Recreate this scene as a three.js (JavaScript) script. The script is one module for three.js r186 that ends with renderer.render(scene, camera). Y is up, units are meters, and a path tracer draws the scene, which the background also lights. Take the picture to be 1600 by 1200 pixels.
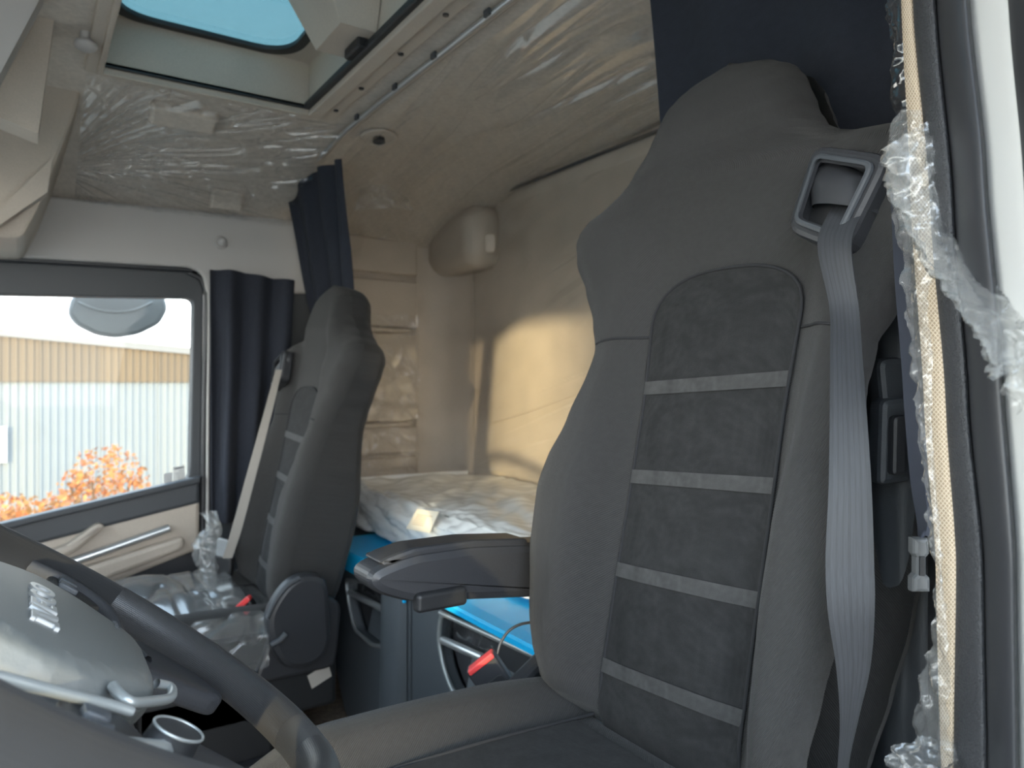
import * as THREE from 'three';
import { RoundedBoxGeometry } from 'three/addons/geometries/RoundedBoxGeometry.js';
import { ConvexGeometry } from 'three/addons/geometries/ConvexGeometry.js';
import { TextGeometry } from 'three/addons/geometries/TextGeometry.js';
import { FontLoader } from 'three/addons/loaders/FontLoader.js';
import { ImprovedNoise } from 'three/addons/math/ImprovedNoise.js';
import { mergeGeometries, mergeVertices, toCreasedNormals } from 'three/addons/utils/BufferGeometryUtils.js';

// ------------------------------------------------------------------ camera, sky, sun, exposure
// Cab frame: x runs across the cab from the open driver's door to the passenger door, z runs to the rear, y = 0 is the cab floor.
const EYE = 0.92, FOCAL = 1155, YAW = THREE.MathUtils.degToRad(33.5);
const scene = new THREE.Scene();
const camera = new THREE.PerspectiveCamera(2 * Math.atan(600 / FOCAL) * 180 / Math.PI, 4 / 3, 0.02, 400);
camera.position.set(0, EYE, 0);
camera.lookAt(Math.cos(YAW), EYE, Math.sin(YAW));
const renderer = new THREE.WebGLRenderer({ antialias: true });
camera.focus = 0.72; camera.userData.fStop = 7.5;
renderer.toneMapping = THREE.LinearToneMapping;
renderer.toneMappingExposure = 7.3;
renderer.shadowMap.enabled = true;
{ // clear sky: colour depends on height alone
  const W = 64, H = 128, data = new Float32Array(W * H * 4);
  for (let j = 0; j < H; j++) for (let i = 0; i < W; i++) {
    const el = ((j + 0.5) / H - 0.5) * Math.PI, s = Math.max(0, Math.sin(el)), k = Math.pow(1 - s, 3.2), o = (j * W + i) * 4;
    data[o] = 0.62 * (1 - k) + 1.72 * k; data[o + 1] = 0.82 * (1 - k) + 1.64 * k; data[o + 2] = 1.04 * (1 - k) + 1.52 * k; data[o + 3] = 1;
  }
  const sky = new THREE.DataTexture(data, W, H, THREE.RGBAFormat, THREE.FloatType);
  sky.mapping = THREE.EquirectangularReflectionMapping; sky.magFilter = THREE.LinearFilter; sky.needsUpdate = true;
  scene.background = sky;
}
const sun = new THREE.DirectionalLight(new THREE.Color(1, 0.80, 0.48), 1.85);
sun.position.set(-28, EYE + 28 * 0.13, -28);                                     // low sun, 45 degrees ahead of the open door
sun.target.position.set(0, EYE, 0);
sun.castShadow = true; sun.shadow.radius = 2.5;
sun.shadow.mapSize.set(2048, 2048);
Object.assign(sun.shadow.camera, { left: -20, right: 20, top: 12, bottom: -12, near: 1, far: 130 });
scene.add(sun, sun.target);

// ------------------------------------------------------------------ helpers
const V = (x, y, z) => new THREE.Vector3(x, y, z);
const F = V(Math.cos(YAW), 0, Math.sin(YAW)), R = V(-Math.sin(YAW), 0, Math.cos(YAW)), UP = V(0, 1, 0);
const ray = (u, v) => F.clone().addScaledVector(R, (u - 800) / FOCAL).addScaledVector(UP, (600 - v) / FOCAL);
const atT = (u, v, t) => ray(u, v).multiplyScalar(t).add(V(0, EYE, 0));           // at a depth
const onX = (u, v, x) => { const d = ray(u, v); return d.multiplyScalar(x / d.x).add(V(0, EYE, 0)); };
const onZ = (u, v, z) => { const d = ray(u, v); return d.multiplyScalar(z / d.z).add(V(0, EYE, 0)); };
const onH = (u, v, h) => { const d = ray(u, v); return d.multiplyScalar(h / d.y).add(V(0, EYE, 0)); };
const noiseGen = new ImprovedNoise();
const noise = (x, y, z = 0) => noiseGen.noise(x, y, z);
let seed = 7; const rnd = () => { seed = (seed * 1664525 + 1013904223) >>> 0; return seed / 4294967296; };
const clamp = (x, a = 0, b = 1) => Math.min(b, Math.max(a, x));
const sstep = (a, b, x) => { const t = clamp((x - a) / (b - a)); return t * t * (3 - 2 * t); };
const lerp = (a, b, t) => a + (b - a) * t;
function interp(table, x) {                                                        // smooth lookup in [[x, y], ...]
  if (x <= table[0][0]) return table[0][1];
  for (let i = 1; i < table.length; i++) if (x <= table[i][0]) { const [a, b] = table[i - 1], [c, d] = table[i]; const t = (x - a) / (c - a); return lerp(b, d, t * t * (3 - 2 * t) * 0.5 + t * 0.5); }
  return table[table.length - 1][1];
}
const taken = {};
const numbered = (name) => { const n = taken[name] ?? 0; taken[name] = n + 1; return n ? `${name}_${String(n).padStart(3, '0')}` : name; };
const bases = new Map();
function finish(m) { m.castShadow = true; m.receiveShadow = true; return m; }
function thing(name, label, category, base = V(0, 0, 0), group) {
  const g = new THREE.Group(); g.name = numbered(name); g.position.copy(base); scene.add(g); bases.set(g, base);
  g.userData = { label, category }; if (group) g.userData.group = group;
  return g;
}
function setting(name, label, category, base = V(0, 0, 0)) { const g = thing(name, label, category, base); g.userData.kind = 'structure'; return g; }
const rootOf = (o) => { while (!bases.has(o)) o = o.parent; return o; };
function part(parent, name, geometry, material, label) {                          // geometry comes in world coordinates
  const b = bases.get(rootOf(parent)); const g = geometry.clone().translate(-b.x, -b.y, -b.z);
  const m = finish(new THREE.Mesh(g, material)); m.name = name; parent.add(m); if (label) m.userData.label = label;
  return m;
}
function solo(name, label, category, geometry, material, kind, group) {           // a thing that is one mesh
  geometry.computeBoundingBox(); const bb = geometry.boundingBox, b = V((bb.min.x + bb.max.x) / 2, bb.min.y, (bb.min.z + bb.max.z) / 2);
  const m = finish(new THREE.Mesh(geometry.clone().translate(-b.x, -b.y, -b.z), material)); m.name = numbered(name); m.position.copy(b); scene.add(m); bases.set(m, b);
  m.userData = { label, category }; if (kind) m.userData.kind = kind; if (group) m.userData.group = group;
  return m;
}
// surfaces
function grid(fn, nu, nv, su = 1, sv = 1, closed = false) {                       // fn(s, t) -> Vector3; uv = (s * su, t * sv) in metres
  const pos = [], uv = [], idx = [];
  for (let j = 0; j <= nv; j++) for (let i = 0; i <= nu; i++) { const p = fn(i / nu, j / nv); pos.push(p.x, p.y, p.z); uv.push(i / nu * su, j / nv * sv); }
  for (let j = 0; j < nv; j++) for (let i = 0; i < nu; i++) { const a = j * (nu + 1) + i, b = a + 1, c = a + nu + 1, d = c + 1; idx.push(a, b, d, a, d, c); }
  const g = new THREE.BufferGeometry(); g.setAttribute('position', new THREE.Float32BufferAttribute(pos, 3)); g.setAttribute('uv', new THREE.Float32BufferAttribute(uv, 2)); g.setIndex(idx);
  g.computeVertexNormals(); return g;
}
function shell(fn, nu, nv, thick, su = 1, sv = 1, away) {                               // a sheet with thickness: front fn, back along -normal
  const n = (s, t) => { const e = 1e-3, a = fn(clamp(s + e), t).sub(fn(clamp(s - e), t)), b = fn(s, clamp(t + e)).sub(fn(s, clamp(t - e))); return a.cross(b).normalize(); };
  const back = (s, t) => away ? fn(s, t).addScaledVector(away, thick) : fn(s, t).addScaledVector(n(s, t), -thick);
  const edge = (f1, f2, m, len) => grid((s, t) => f1(s).lerp(f2(s), t), m, 1, len, thick);
  return join([grid(fn, nu, nv, su, sv), grid((s, t) => back(1 - s, t), nu, nv, su, sv),
    edge((s) => back(s, 0), (s) => fn(s, 0), nu, su), edge((s) => fn(s, 1), (s) => back(s, 1), nu, su),
    edge((t) => fn(0, t), (t) => back(0, t), nv, sv), edge((t) => back(1, t), (t) => fn(1, t), nv, sv)]);
}
const clean = (g) => { g = g.index ? g.toNonIndexed() : g.clone(); for (const k of Object.keys(g.attributes)) if (!['position', 'normal', 'uv'].includes(k)) g.deleteAttribute(k); if (!g.attributes.uv) g.setAttribute('uv', new THREE.BufferAttribute(new Float32Array(g.attributes.position.count * 2), 2)); g.morphAttributes = {}; return g; };
const join = (list) => mergeGeometries(list.map(clean));
function boxUV(g0, scale = 1) {                                                    // uv in metres from the dominant axis of each face
  const g = clean(g0), p = g.attributes.position, uv = g.attributes.uv, a = V(), b = V(), c = V();
  for (let i = 0; i < p.count; i += 3) {
    a.fromBufferAttribute(p, i); b.fromBufferAttribute(p, i + 1); c.fromBufferAttribute(p, i + 2);
    const n = b.clone().sub(a).cross(c.clone().sub(a)), ax = Math.abs(n.x), ay = Math.abs(n.y), az = Math.abs(n.z);
    [a, b, c].forEach((q, k) => ax > ay && ax > az ? uv.setXY(i + k, q.z * scale, q.y * scale) : ay > az ? uv.setXY(i + k, q.x * scale, q.z * scale) : uv.setXY(i + k, q.x * scale, q.y * scale));
  }
  return g;
}
const rbox = (x0, x1, y0, y1, z0, z1, r = 0.006, seg = 2) => { const w = x1 - x0, h = y1 - y0, d = z1 - z0; return boxUV(new RoundedBoxGeometry(w, h, d, seg, Math.min(r, w / 2.01, h / 2.01, d / 2.01)).translate((x0 + x1) / 2, (y0 + y1) / 2, (z0 + z1) / 2)); };
const H = (h) => EYE + h;                                                          // height given from the eye
const hbox = (x0, x1, h0, h1, z0, z1, r, seg) => rbox(x0, x1, H(h0), H(h1), z0, z1, r, seg);
const tube = (pts, r, seg = 40, rad = 8, closed = false) => new THREE.TubeGeometry(new THREE.CatmullRomCurve3(pts, closed, 'catmullrom', 0.5), seg, r, rad, closed);
const hull = (pts) => boxUV(toCreasedNormals(new ConvexGeometry(pts), 0.5));
function extrude(poly, depth, bevel = 0, holes = [], curveSegments = 6, bevelSegments = 2) {          // poly of [a, b]; thickness runs from 0 to depth
  const s = poly instanceof THREE.Shape ? poly : new THREE.Shape(poly.map(([a, b]) => new THREE.Vector2(a, b)));
  for (const h of holes) s.holes.push(h instanceof THREE.Path ? h : new THREE.Path(h.map(([a, b]) => new THREE.Vector2(a, b))));
  return new THREE.ExtrudeGeometry(s, { depth: Math.max(depth - 2 * bevel, 1e-4), bevelEnabled: bevel > 0, bevelThickness: bevel, bevelSize: bevel, bevelOffset: -bevel, bevelSegments, curveSegments }).translate(0, 0, bevel);
}
const basis = (g, o, ax, ay, az) => g.applyMatrix4(new THREE.Matrix4().makeBasis(ax, ay, az).setPosition(o));
const alongX = (poly, x0, x1, bevel = 0, holes) => boxUV(basis(extrude(poly, x1 - x0, bevel, holes), V(x0, EYE, 0), V(0, 0, 1), V(0, 1, 0), V(-1, 0, 0)).translate(x1 - x0, 0, 0));   // poly of [z, h]
const alongZ = (poly, z0, z1, bevel = 0, holes) => boxUV(basis(extrude(poly, z1 - z0, bevel, holes), V(0, EYE, z0), V(1, 0, 0), V(0, 1, 0), V(0, 0, 1)));                                // poly of [x, h]
const flat = (poly, hTop, thick, bevel = 0, holes) => boxUV(basis(extrude(poly, thick, bevel, holes), V(0, H(hTop), 0), V(1, 0, 0), V(0, 0, 1), V(0, -1, 0)));                          // poly of [x, z]
function roundedPoly(pts, r, n = 5) {                                              // rounds the corners of a polygon
  const out = [];
  for (let i = 0; i < pts.length; i++) {
    const p = new THREE.Vector2(...pts[i]), a = new THREE.Vector2(...pts[(i + pts.length - 1) % pts.length]), b = new THREE.Vector2(...pts[(i + 1) % pts.length]);
    const da = a.clone().sub(p), db = b.clone().sub(p), la = Math.min(r, da.length() * 0.48), lb = Math.min(r, db.length() * 0.48);
    const s = p.clone().addScaledVector(da.normalize(), la), e = p.clone().addScaledVector(db.normalize(), lb);
    for (let k = 0; k <= n; k++) { const t = k / n; out.push([(1 - t) ** 2 * s.x + 2 * t * (1 - t) * p.x + t * t * e.x, (1 - t) ** 2 * s.y + 2 * t * (1 - t) * p.y + t * t * e.y]); }
  }
  return out;
}
const rect = (a0, a1, b0, b1) => [[a0, b0], [a1, b0], [a1, b1], [a0, b1]];
function facing(pixels, t, thick, bevel = 0.002, r = 0) {                          // a small solid whose front lies at depth t, square to the view
  let poly = pixels.map(([u, v]) => [(u - 800) / FOCAL * t, (600 - v) / FOCAL * t]); if (r) poly = roundedPoly(poly, r);
  return boxUV(basis(extrude(poly, thick, bevel), V(0, EYE, 0).addScaledVector(F, t + thick), R, UP, F.clone().negate()));
}
function ribbon(left, right, n, thick) {                                           // strap between two edge polylines (arrays of Vector3)
  const a = new THREE.CatmullRomCurve3(left), b = new THREE.CatmullRomCurve3(right), L = a.getLength();
  return shell((s, t) => a.getPoint(t).lerp(b.getPoint(t), s), 6, n, thick, 1, L);
}
// wrinkled film over a surface
function film(fn, nu, nv, su, sv, relief) { return grid((s, t) => { const p = fn(s, t), e = 2e-3, a = fn(clamp(s + e), t).sub(fn(clamp(s - e), t)), b = fn(s, clamp(t + e)).sub(fn(s, clamp(t - e))); return p.addScaledVector(a.cross(b).normalize(), relief(s, t)); }, nu, nv, su, sv); }
const ridge = (x) => 1 - Math.abs(x) * 2;
const crease = (x) => Math.pow(Math.max(0, 1 - Math.abs(x) * 7), 1.5);              // isolated sharp fold lines
function crumple(fn, nu, nv, amp, freq, off = 0) {                                 // strongly creased film
  return film(fn, nu, nv, 1, 1, (s, t) => { const p = fn(s, t); let q = 0, w = 1, f = freq; for (let k = 0; k < 4; k++) { q += w * ridge(noise(p.x * f + off, p.y * f + 3.1 * k, p.z * f)); w *= 0.55; f *= 1.9; } return amp * (q - 1); });
}

// ------------------------------------------------------------------ textures and materials
function texture(n, fill, srgb = true, repeat = 1) {
  const data = new Uint8Array(n * n * 4);
  for (let j = 0; j < n; j++) for (let i = 0; i < n; i++) { const c = fill(i / n, j / n, i, j), o = (j * n + i) * 4; const q = Array.isArray(c) ? c : [c, c, c]; for (let k = 0; k < 3; k++) data[o + k] = clamp(q[k]) * 255; data[o + 3] = 255; }
  const t = new THREE.DataTexture(data, n, n); t.wrapS = t.wrapT = THREE.RepeatWrapping; t.magFilter = THREE.LinearFilter; t.minFilter = THREE.LinearMipmapLinearFilter; t.generateMipmaps = true; t.repeat.set(repeat, repeat);
  if (srgb) t.colorSpace = THREE.SRGBColorSpace; t.needsUpdate = true; return t;
}
const tileNoise = (x, y, f, z = 0) => { const a = 2 * Math.PI * x, b = 2 * Math.PI * y, r = f / (2 * Math.PI); return noise(r * Math.cos(a) + z, r * Math.sin(a) + 7.3, r * Math.cos(b)) * 0.6 + noise(r * Math.sin(b) + 3.7, r * Math.sin(a) + z, r * Math.cos(b) + r * Math.cos(a) * 0.5) * 0.6; };
const grainBump = texture(256, (x, y) => 0.5 + 0.5 * rnd() * 0.5 + 0.3 * tileNoise(x, y, 60), false, 12);
const twillBump = texture(256, (x, y, i, j) => { const k = ((i + j) % 16) / 16, m = ((i - j * 3 + 1024) % 8) / 8; return 0.35 + 0.35 * Math.sin(k * 2 * Math.PI) + 0.12 * Math.sin(m * 2 * Math.PI) + 0.2 * rnd(); }, false, 22);
const twillColor = texture(256, (x, y, i, j) => { const k = ((i + j) % 16) / 16; return 0.80 + 0.10 * Math.sin(k * 2 * Math.PI) + 0.16 * (rnd() - 0.5) + 0.05 * tileNoise(x, y, 8); }, true, 22);
const suedeColor = texture(512, (x, y) => { const q = 0.80 + 0.16 * tileNoise(x, y, 14) + 0.14 * tileNoise(x, y, 40, 5) + 0.10 * (rnd() - 0.5); return [q, q, q]; }, true, 4);
const leatherBump = texture(512, (x, y) => { const a = tileNoise(x, y, 70), b = tileNoise(y, x, 45, 4); return 0.55 + 0.5 * Math.abs(a) - 0.5 * Math.abs(b) + 0.1 * rnd(); }, false, 9);
const crossColor = texture(128, (x, y, i, j) => { const a = (i + j) % 16, b = (i - j + 256) % 16; const on = a < 5 || b < 5; return on ? [0.95, 0.90, 0.83] : [0.76, 0.69, 0.60]; }, true, 34);
const crossBump = texture(128, (x, y, i, j) => ((i + j) % 16 < 5 || (i - j + 256) % 16 < 5 ? 0.9 : 0.2), false, 34);
const perfBump = texture(128, (x, y, i, j) => { const r = Math.floor(j / 16), dx = ((i + (r % 2) * 8) % 16) - 8, dy = (j % 16) - 8; return dx * dx / 30 + dy * dy / 8 < 1 ? 0.05 : 0.85; }, false, 1);
const carpetColor = texture(256, (x, y) => { const q = 0.75 + 0.4 * (rnd() - 0.5) + 0.12 * tileNoise(x, y, 20); return [q, q * 0.97, q * 0.93]; }, true, 3);
const wallColor = texture(256, (x, y) => 0.94 + 0.05 * tileNoise(x, y, 6) + 0.04 * (rnd() - 0.5), true, 2);
const strapColor = texture(128, (x, y) => { const b = [0.16, 0.30, 0.42, 0.58, 0.70, 0.84].some((c) => Math.abs(x - c) < 0.045) ? 1 : 0.9; return b * (0.92 + 0.14 * (rnd() - 0.5)); }, true, 1);
const strapBump = texture(64, (x, y, i, j) => ((i + j) % 4 < 2 ? 0.3 : 0.7), false, 1); strapBump.repeat.set(4, 40);
const fabricColor = texture(256, (x, y) => 0.86 + 0.16 * (rnd() - 0.5) + 0.06 * tileNoise(x, y, 10), true, 10);
const C = (r, g, b) => new THREE.Color().setRGB(r, g, b);
const std = (o) => new THREE.MeshStandardMaterial({ side: THREE.DoubleSide, ...o });
const phy = (o) => new THREE.MeshPhysicalMaterial({ side: THREE.DoubleSide, ...o });
const M = {
  beige: std({ color: C(0.53, 0.46, 0.385), roughness: 0.55, bumpMap: grainBump, bumpScale: 0.0002, map: wallColor }),
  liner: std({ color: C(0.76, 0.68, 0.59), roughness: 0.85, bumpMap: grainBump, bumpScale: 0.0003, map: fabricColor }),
  greyTrim: std({ color: C(0.46, 0.445, 0.43), roughness: 0.6, bumpMap: grainBump, bumpScale: 0.0002 }),
  twill: phy({ color: C(0.055, 0.053, 0.052), roughness: 0.92, map: twillColor, bumpMap: twillBump, bumpScale: 0.0005, sheen: 0.5, sheenRoughness: 0.5, sheenColor: C(0.35, 0.34, 0.33) }),
  suede: phy({ color: C(0.025, 0.0245, 0.025), roughness: 0.95, map: suedeColor, bumpMap: grainBump, bumpScale: 0.0003, sheen: 0.5, sheenRoughness: 0.6, sheenColor: C(0.3, 0.3, 0.31) }),
  stripe: phy({ color: C(0.062, 0.061, 0.060), roughness: 0.8, map: suedeColor, sheen: 0.5, sheenColor: C(0.4, 0.4, 0.4) }),
  seam: std({ color: C(0.018, 0.018, 0.02), roughness: 0.9 }),
  black: std({ color: C(0.016, 0.017, 0.019), roughness: 0.45, bumpMap: grainBump, bumpScale: 0.0002 }),
  darkPlastic: std({ color: C(0.030, 0.031, 0.035), roughness: 0.42, bumpMap: grainBump, bumpScale: 0.00025 }),
  charcoal: std({ color: C(0.05, 0.055, 0.062), roughness: 0.5, bumpMap: grainBump, bumpScale: 0.00025 }),
  cabinet: std({ color: C(0.07, 0.08, 0.09), roughness: 0.55, bumpMap: grainBump, bumpScale: 0.0003 }),
  hub: std({ color: C(0.105, 0.11, 0.107), roughness: 0.48, bumpMap: grainBump, bumpScale: 0.0002 }),
  leather: std({ color: C(0.042, 0.043, 0.047), roughness: 0.5, bumpMap: leatherBump, bumpScale: 0.0014 }),
  rubber: std({ color: C(0.035, 0.036, 0.04), roughness: 0.4 }),
  perf: std({ color: C(0.035, 0.035, 0.037), roughness: 0.42, bumpMap: perfBump, bumpScale: 0.0012 }),
  silver: std({ color: C(0.55, 0.57, 0.58), roughness: 0.32, metalness: 0.75 }),
  satin: std({ color: C(0.34, 0.36, 0.36), roughness: 0.38, metalness: 0.55 }),
  chrome: std({ color: C(0.7, 0.7, 0.7), roughness: 0.15, metalness: 1 }),
  curtain: std({ color: C(0.031, 0.036, 0.052), roughness: 0.95, map: fabricColor }),
  belt: std({ color: C(0.050, 0.052, 0.058), roughness: 0.5, map: strapColor, bumpMap: strapBump, bumpScale: 0.0003 }),
  beltTan: std({ color: C(0.24, 0.215, 0.19), roughness: 0.6 }),
  red: std({ color: C(0.75, 0.06, 0.06), roughness: 0.4 }),
  white: phy({ color: C(0.78, 0.78, 0.76), roughness: 0.35, clearcoat: 0.8, clearcoatRoughness: 0.12 }),
  pillarCloth: std({ color: C(0.80, 0.76, 0.70), roughness: 0.85, map: crossColor, bumpMap: crossBump, bumpScale: 0.0005 }),
  paper: std({ color: C(0.42, 0.385, 0.34), roughness: 0.7 }),
  blue: phy({ color: C(0.008, 0.42, 0.80), roughness: 0.35, specularIntensity: 0.6 }),
  deepBlue: phy({ color: C(0.03, 0.10, 0.42), roughness: 0.35 }),
  floor: std({ color: C(0.30, 0.245, 0.20), roughness: 0.9, map: carpetColor }),
  film: phy({ color: C(0.97, 0.97, 0.97), roughness: 0.12, transmission: 1, thickness: 0, ior: 1.8 }),
  filmMilky: phy({ color: C(0.93, 0.93, 0.92), roughness: 0.15, transmission: 0.9, thickness: 0, ior: 1.7 }),
  filmWhite: phy({ color: C(0.94, 0.94, 0.92), roughness: 0.24, transmission: 0.2, thickness: 0, ior: 1.5 }),
  glass: phy({ color: C(0.70, 0.73, 0.74), roughness: 0, transmission: 1, thickness: 0, ior: 1.5, specularIntensity: 0.15 }),
  clearGlass: phy({ color: C(0.9, 0.92, 0.91), roughness: 0, transmission: 1, thickness: 0, ior: 1.5 }),
  hatchGlass: phy({ color: C(0.19, 0.27, 0.28), roughness: 0, transmission: 1, thickness: 0, ior: 1.5 }),
};

// ------------------------------------------------------------------ outside
solo('ground', 'pale yard ground around the parked truck', 'ground', boxUV(new THREE.BoxGeometry(240, 0.2, 240).translate(40, -1.36, 20)), std({ color: C(0.62, 0.59, 0.55), roughness: 0.95, map: carpetColor }), 'structure');
{ // warehouse with ribbed cladding, its roof edge falling to the rear
  const XW = 13, z0 = -7, topH = (z) => lerp(0.79, 0.575, (z + 0.27) / 2.85 / 0.93), w = thing('warehouse', 'long warehouse with white ribbed metal wall and brown ribbed upper band', 'building', V(XW, -1.26, 0));
  const pitch = 0.1, sheetW = 0.8, dir = V(0, 0, -1), out = V(-1, 0, 0);
  const sheet = (k, y0, y1, proud) => { const pts = []; for (let r = 0; r < 8; r++) { const s = r * pitch; pts.push([s, 0], [s + 0.055, 0], [s + 0.064, 0.02], [s + 0.09, 0.02]); } pts.push([sheetW - 0.004, 0]);
    const poly = [...pts, ...pts.slice().reverse().map(([p, q]) => [p, q - 0.012])];
    return basis(extrude(poly, y1 - y0), V(XW - proud, y0, z0 + (k + 1) * sheetW), dir, out, UP); };
  const lower = [0, 1, 2].map((k) => std({ color: C(0.235 + 0.01 * k, 0.255 + 0.006 * k, 0.27), roughness: 0.6 })), upper = [0, 1, 2].map((k) => std({ color: C(0.17 + 0.01 * k, 0.13 + 0.005 * k, 0.092), roughness: 0.8 }));
  for (let k = 0; k < 17; k++) { part(w, 'cladding_sheet', sheet(k, -1.2, H(0.04), 0), lower[(k * 7) % 3]); part(w, 'cladding_sheet', sheet(k, H(0.03), H(topH(z0 + (k + 1) * sheetW)) - 0.03, 0.04), upper[(k * 5) % 3]); }
  const z1 = z0 + 17 * sheetW, wallPoly = (a, b) => [[z0, a], [z1, a], [z1, topH(z1) + b], [z0, topH(z0) + b]];
  part(w, 'roof_flashing', alongX([[z0, topH(z0) - 0.10], [z1, topH(z1) - 0.10], [z1, topH(z1) + 0.01], [z0, topH(z0) + 0.01]], XW - 0.10, XW + 0.3), std({ color: C(0.24, 0.23, 0.22), roughness: 0.6 }), 'grey roof edge flashing');
  part(w, 'plinth', hbox(XW - 0.06, XW + 0.2, -2.18, -2.06, z0, z1, 0.01), std({ color: C(0.3, 0.29, 0.28), roughness: 0.9 }));
  part(w, 'wall_core', alongX(wallPoly(-2.15, -0.04), XW + 0.015, XW + 5), std({ color: C(0.35, 0.35, 0.35), roughness: 0.9 }));
  { const p = onX(-2, 695, XW - 0.05); part(w, 'notice_board', rbox(XW - 0.07, XW - 0.03, p.y - 0.26, p.y + 0.26, p.z - 0.2, p.z + 0.1, 0.008), M.white, 'white notice board'); }
}
{ // two unseen trailers added to shade the seats; the low sun comes through the gap between them
  const along = V(-Math.SQRT1_2, 0, -Math.SQRT1_2), side = V(Math.SQRT1_2, 0, -Math.SQRT1_2), tyre = std({ color: C(0.03, 0.03, 0.03), roughness: 0.9 }), bodyMat = [std({ color: C(0.62, 0.61, 0.58), roughness: 0.5 }), std({ color: C(0.50, 0.53, 0.56), roughness: 0.5 })];
  [[-2.24, 0.26], [0.575, 3.075]].forEach(([n0, n1], k) => {
    const o = along.clone().multiplyScalar(12).setY(-1.26), t = thing('shade_trailer', k ? 'grey box trailer added out of view to shade the passenger seat' : 'white box trailer added out of view to shade the driver seat', 'trailer', o.clone().addScaledVector(side, (n0 + n1) / 2));
    const bx = (a0, a1, y0, y1, d0, d1) => basis(extrude(rect(a0, a1, y0, y1), d1 - d0), o.clone().addScaledVector(along, d1), side, UP, along.clone().negate());
    part(t, 'cargo_box', bx(n0, n1, 1.1, 4.0, 0, 12), bodyMat[k]);
    part(t, 'chassis', bx(n0 + 0.2, n1 - 0.2, 0.85, 1.1, 0.3, 11.5), M.charcoal);
    for (const f of [0.08, 0.92]) for (const dd of [1.2, 2.4, 3.6]) part(t, 'wheel', new THREE.CylinderGeometry(0.5, 0.5, 0.3, 28).rotateZ(Math.PI / 2).applyMatrix4(new THREE.Matrix4().makeBasis(side, UP, along.clone().negate()).setPosition(o.clone().addScaledVector(side, lerp(n0, n1, f)).addScaledVector(along, dd).add(V(0, 0.5, 0)))), tyre);
  });
}
const leafGeo = new THREE.BufferGeometry(); leafGeo.setAttribute('position', new THREE.Float32BufferAttribute([0, -0.5, 0, 0.28, 0, 0.07, 0, 0.5, 0, -0.28, 0, 0.07], 3)); leafGeo.setIndex([0, 1, 2, 0, 2, 3]); leafGeo.computeVertexNormals();
const leafMat = phy({ color: C(0.52, 0.22, 0.085), roughness: 0.7, transmission: 0.35, thickness: 0 }), barkMat = std({ color: C(0.16, 0.10, 0.06), roughness: 0.9 });
function bush(label, u, vTop, x, halfW, group) {
  const top = onX(u, vTop, x), y0 = -1.26, cy = (top.y + y0) / 2 + 0.15, ry = top.y - cy, b = thing('autumn_bush', label, 'bush', V(top.x, y0, top.z), group);
  const stems = []; for (let k = 0; k < 7; k++) { const an = k * 0.9; stems.push(tube([V(top.x, y0, top.z), V(top.x + Math.cos(an) * halfW * 0.35, lerp(y0, cy, 0.7), top.z + Math.sin(an) * halfW * 0.35), V(top.x + Math.cos(an) * halfW * 0.7, cy + ry * 0.6 * rnd(), top.z + Math.sin(an) * halfW * 0.7)], 0.012, 8, 5)); }
  part(b, 'stems', join(stems), barkMat);
  const n = 1700, leaves = new THREE.InstancedMesh(leafGeo, leafMat, n), m = new THREE.Matrix4(), q = new THREE.Quaternion(), col = new THREE.Color();
  for (let i = 0; i < n; i++) {
    let p; do { p = V(rnd() * 2 - 1, rnd() * 2 - 1, rnd() * 2 - 1); } while (p.length() > 1 || p.length() < 0.35 || noise(p.x * 2.4 + u, p.y * 2.4, p.z * 2.4) < -0.12);
    q.setFromEuler(new THREE.Euler(rnd() * 6.3, rnd() * 6.3, rnd() * 6.3)); const s = 0.035 + rnd() * 0.04;
    m.compose(V(p.x * halfW, cy - y0 + p.y * ry, p.z * halfW), q, V(s, s, s)); leaves.setMatrixAt(i, m); const k = 0.55 + rnd() * 0.9; leaves.setColorAt(i, col.setRGB(k, k * (0.8 + rnd() * 0.4), k * 0.9));
  }
  leaves.name = 'foliage'; leaves.userData.kind = 'stuff'; finish(leaves); b.add(leaves);
}
bush('tall orange-leaved bush rising above the hedge before the warehouse', 165, 694, 8.2, 0.45);
for (const [u, v, x, w] of [[-60, 800, 5.2, 0.5], [20, 785, 5.6, 0.5], [95, 768, 6.2, 0.5], [190, 768, 7.2, 0.5], [285, 752, 8.4, 0.55], [350, 745, 9.4, 0.6], [-10, 770, 8, 0.6]]) bush('low orange-brown bush of the hedge before the warehouse', u, v, x, w, 'low hedge bushes outside the passenger window');

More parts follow.
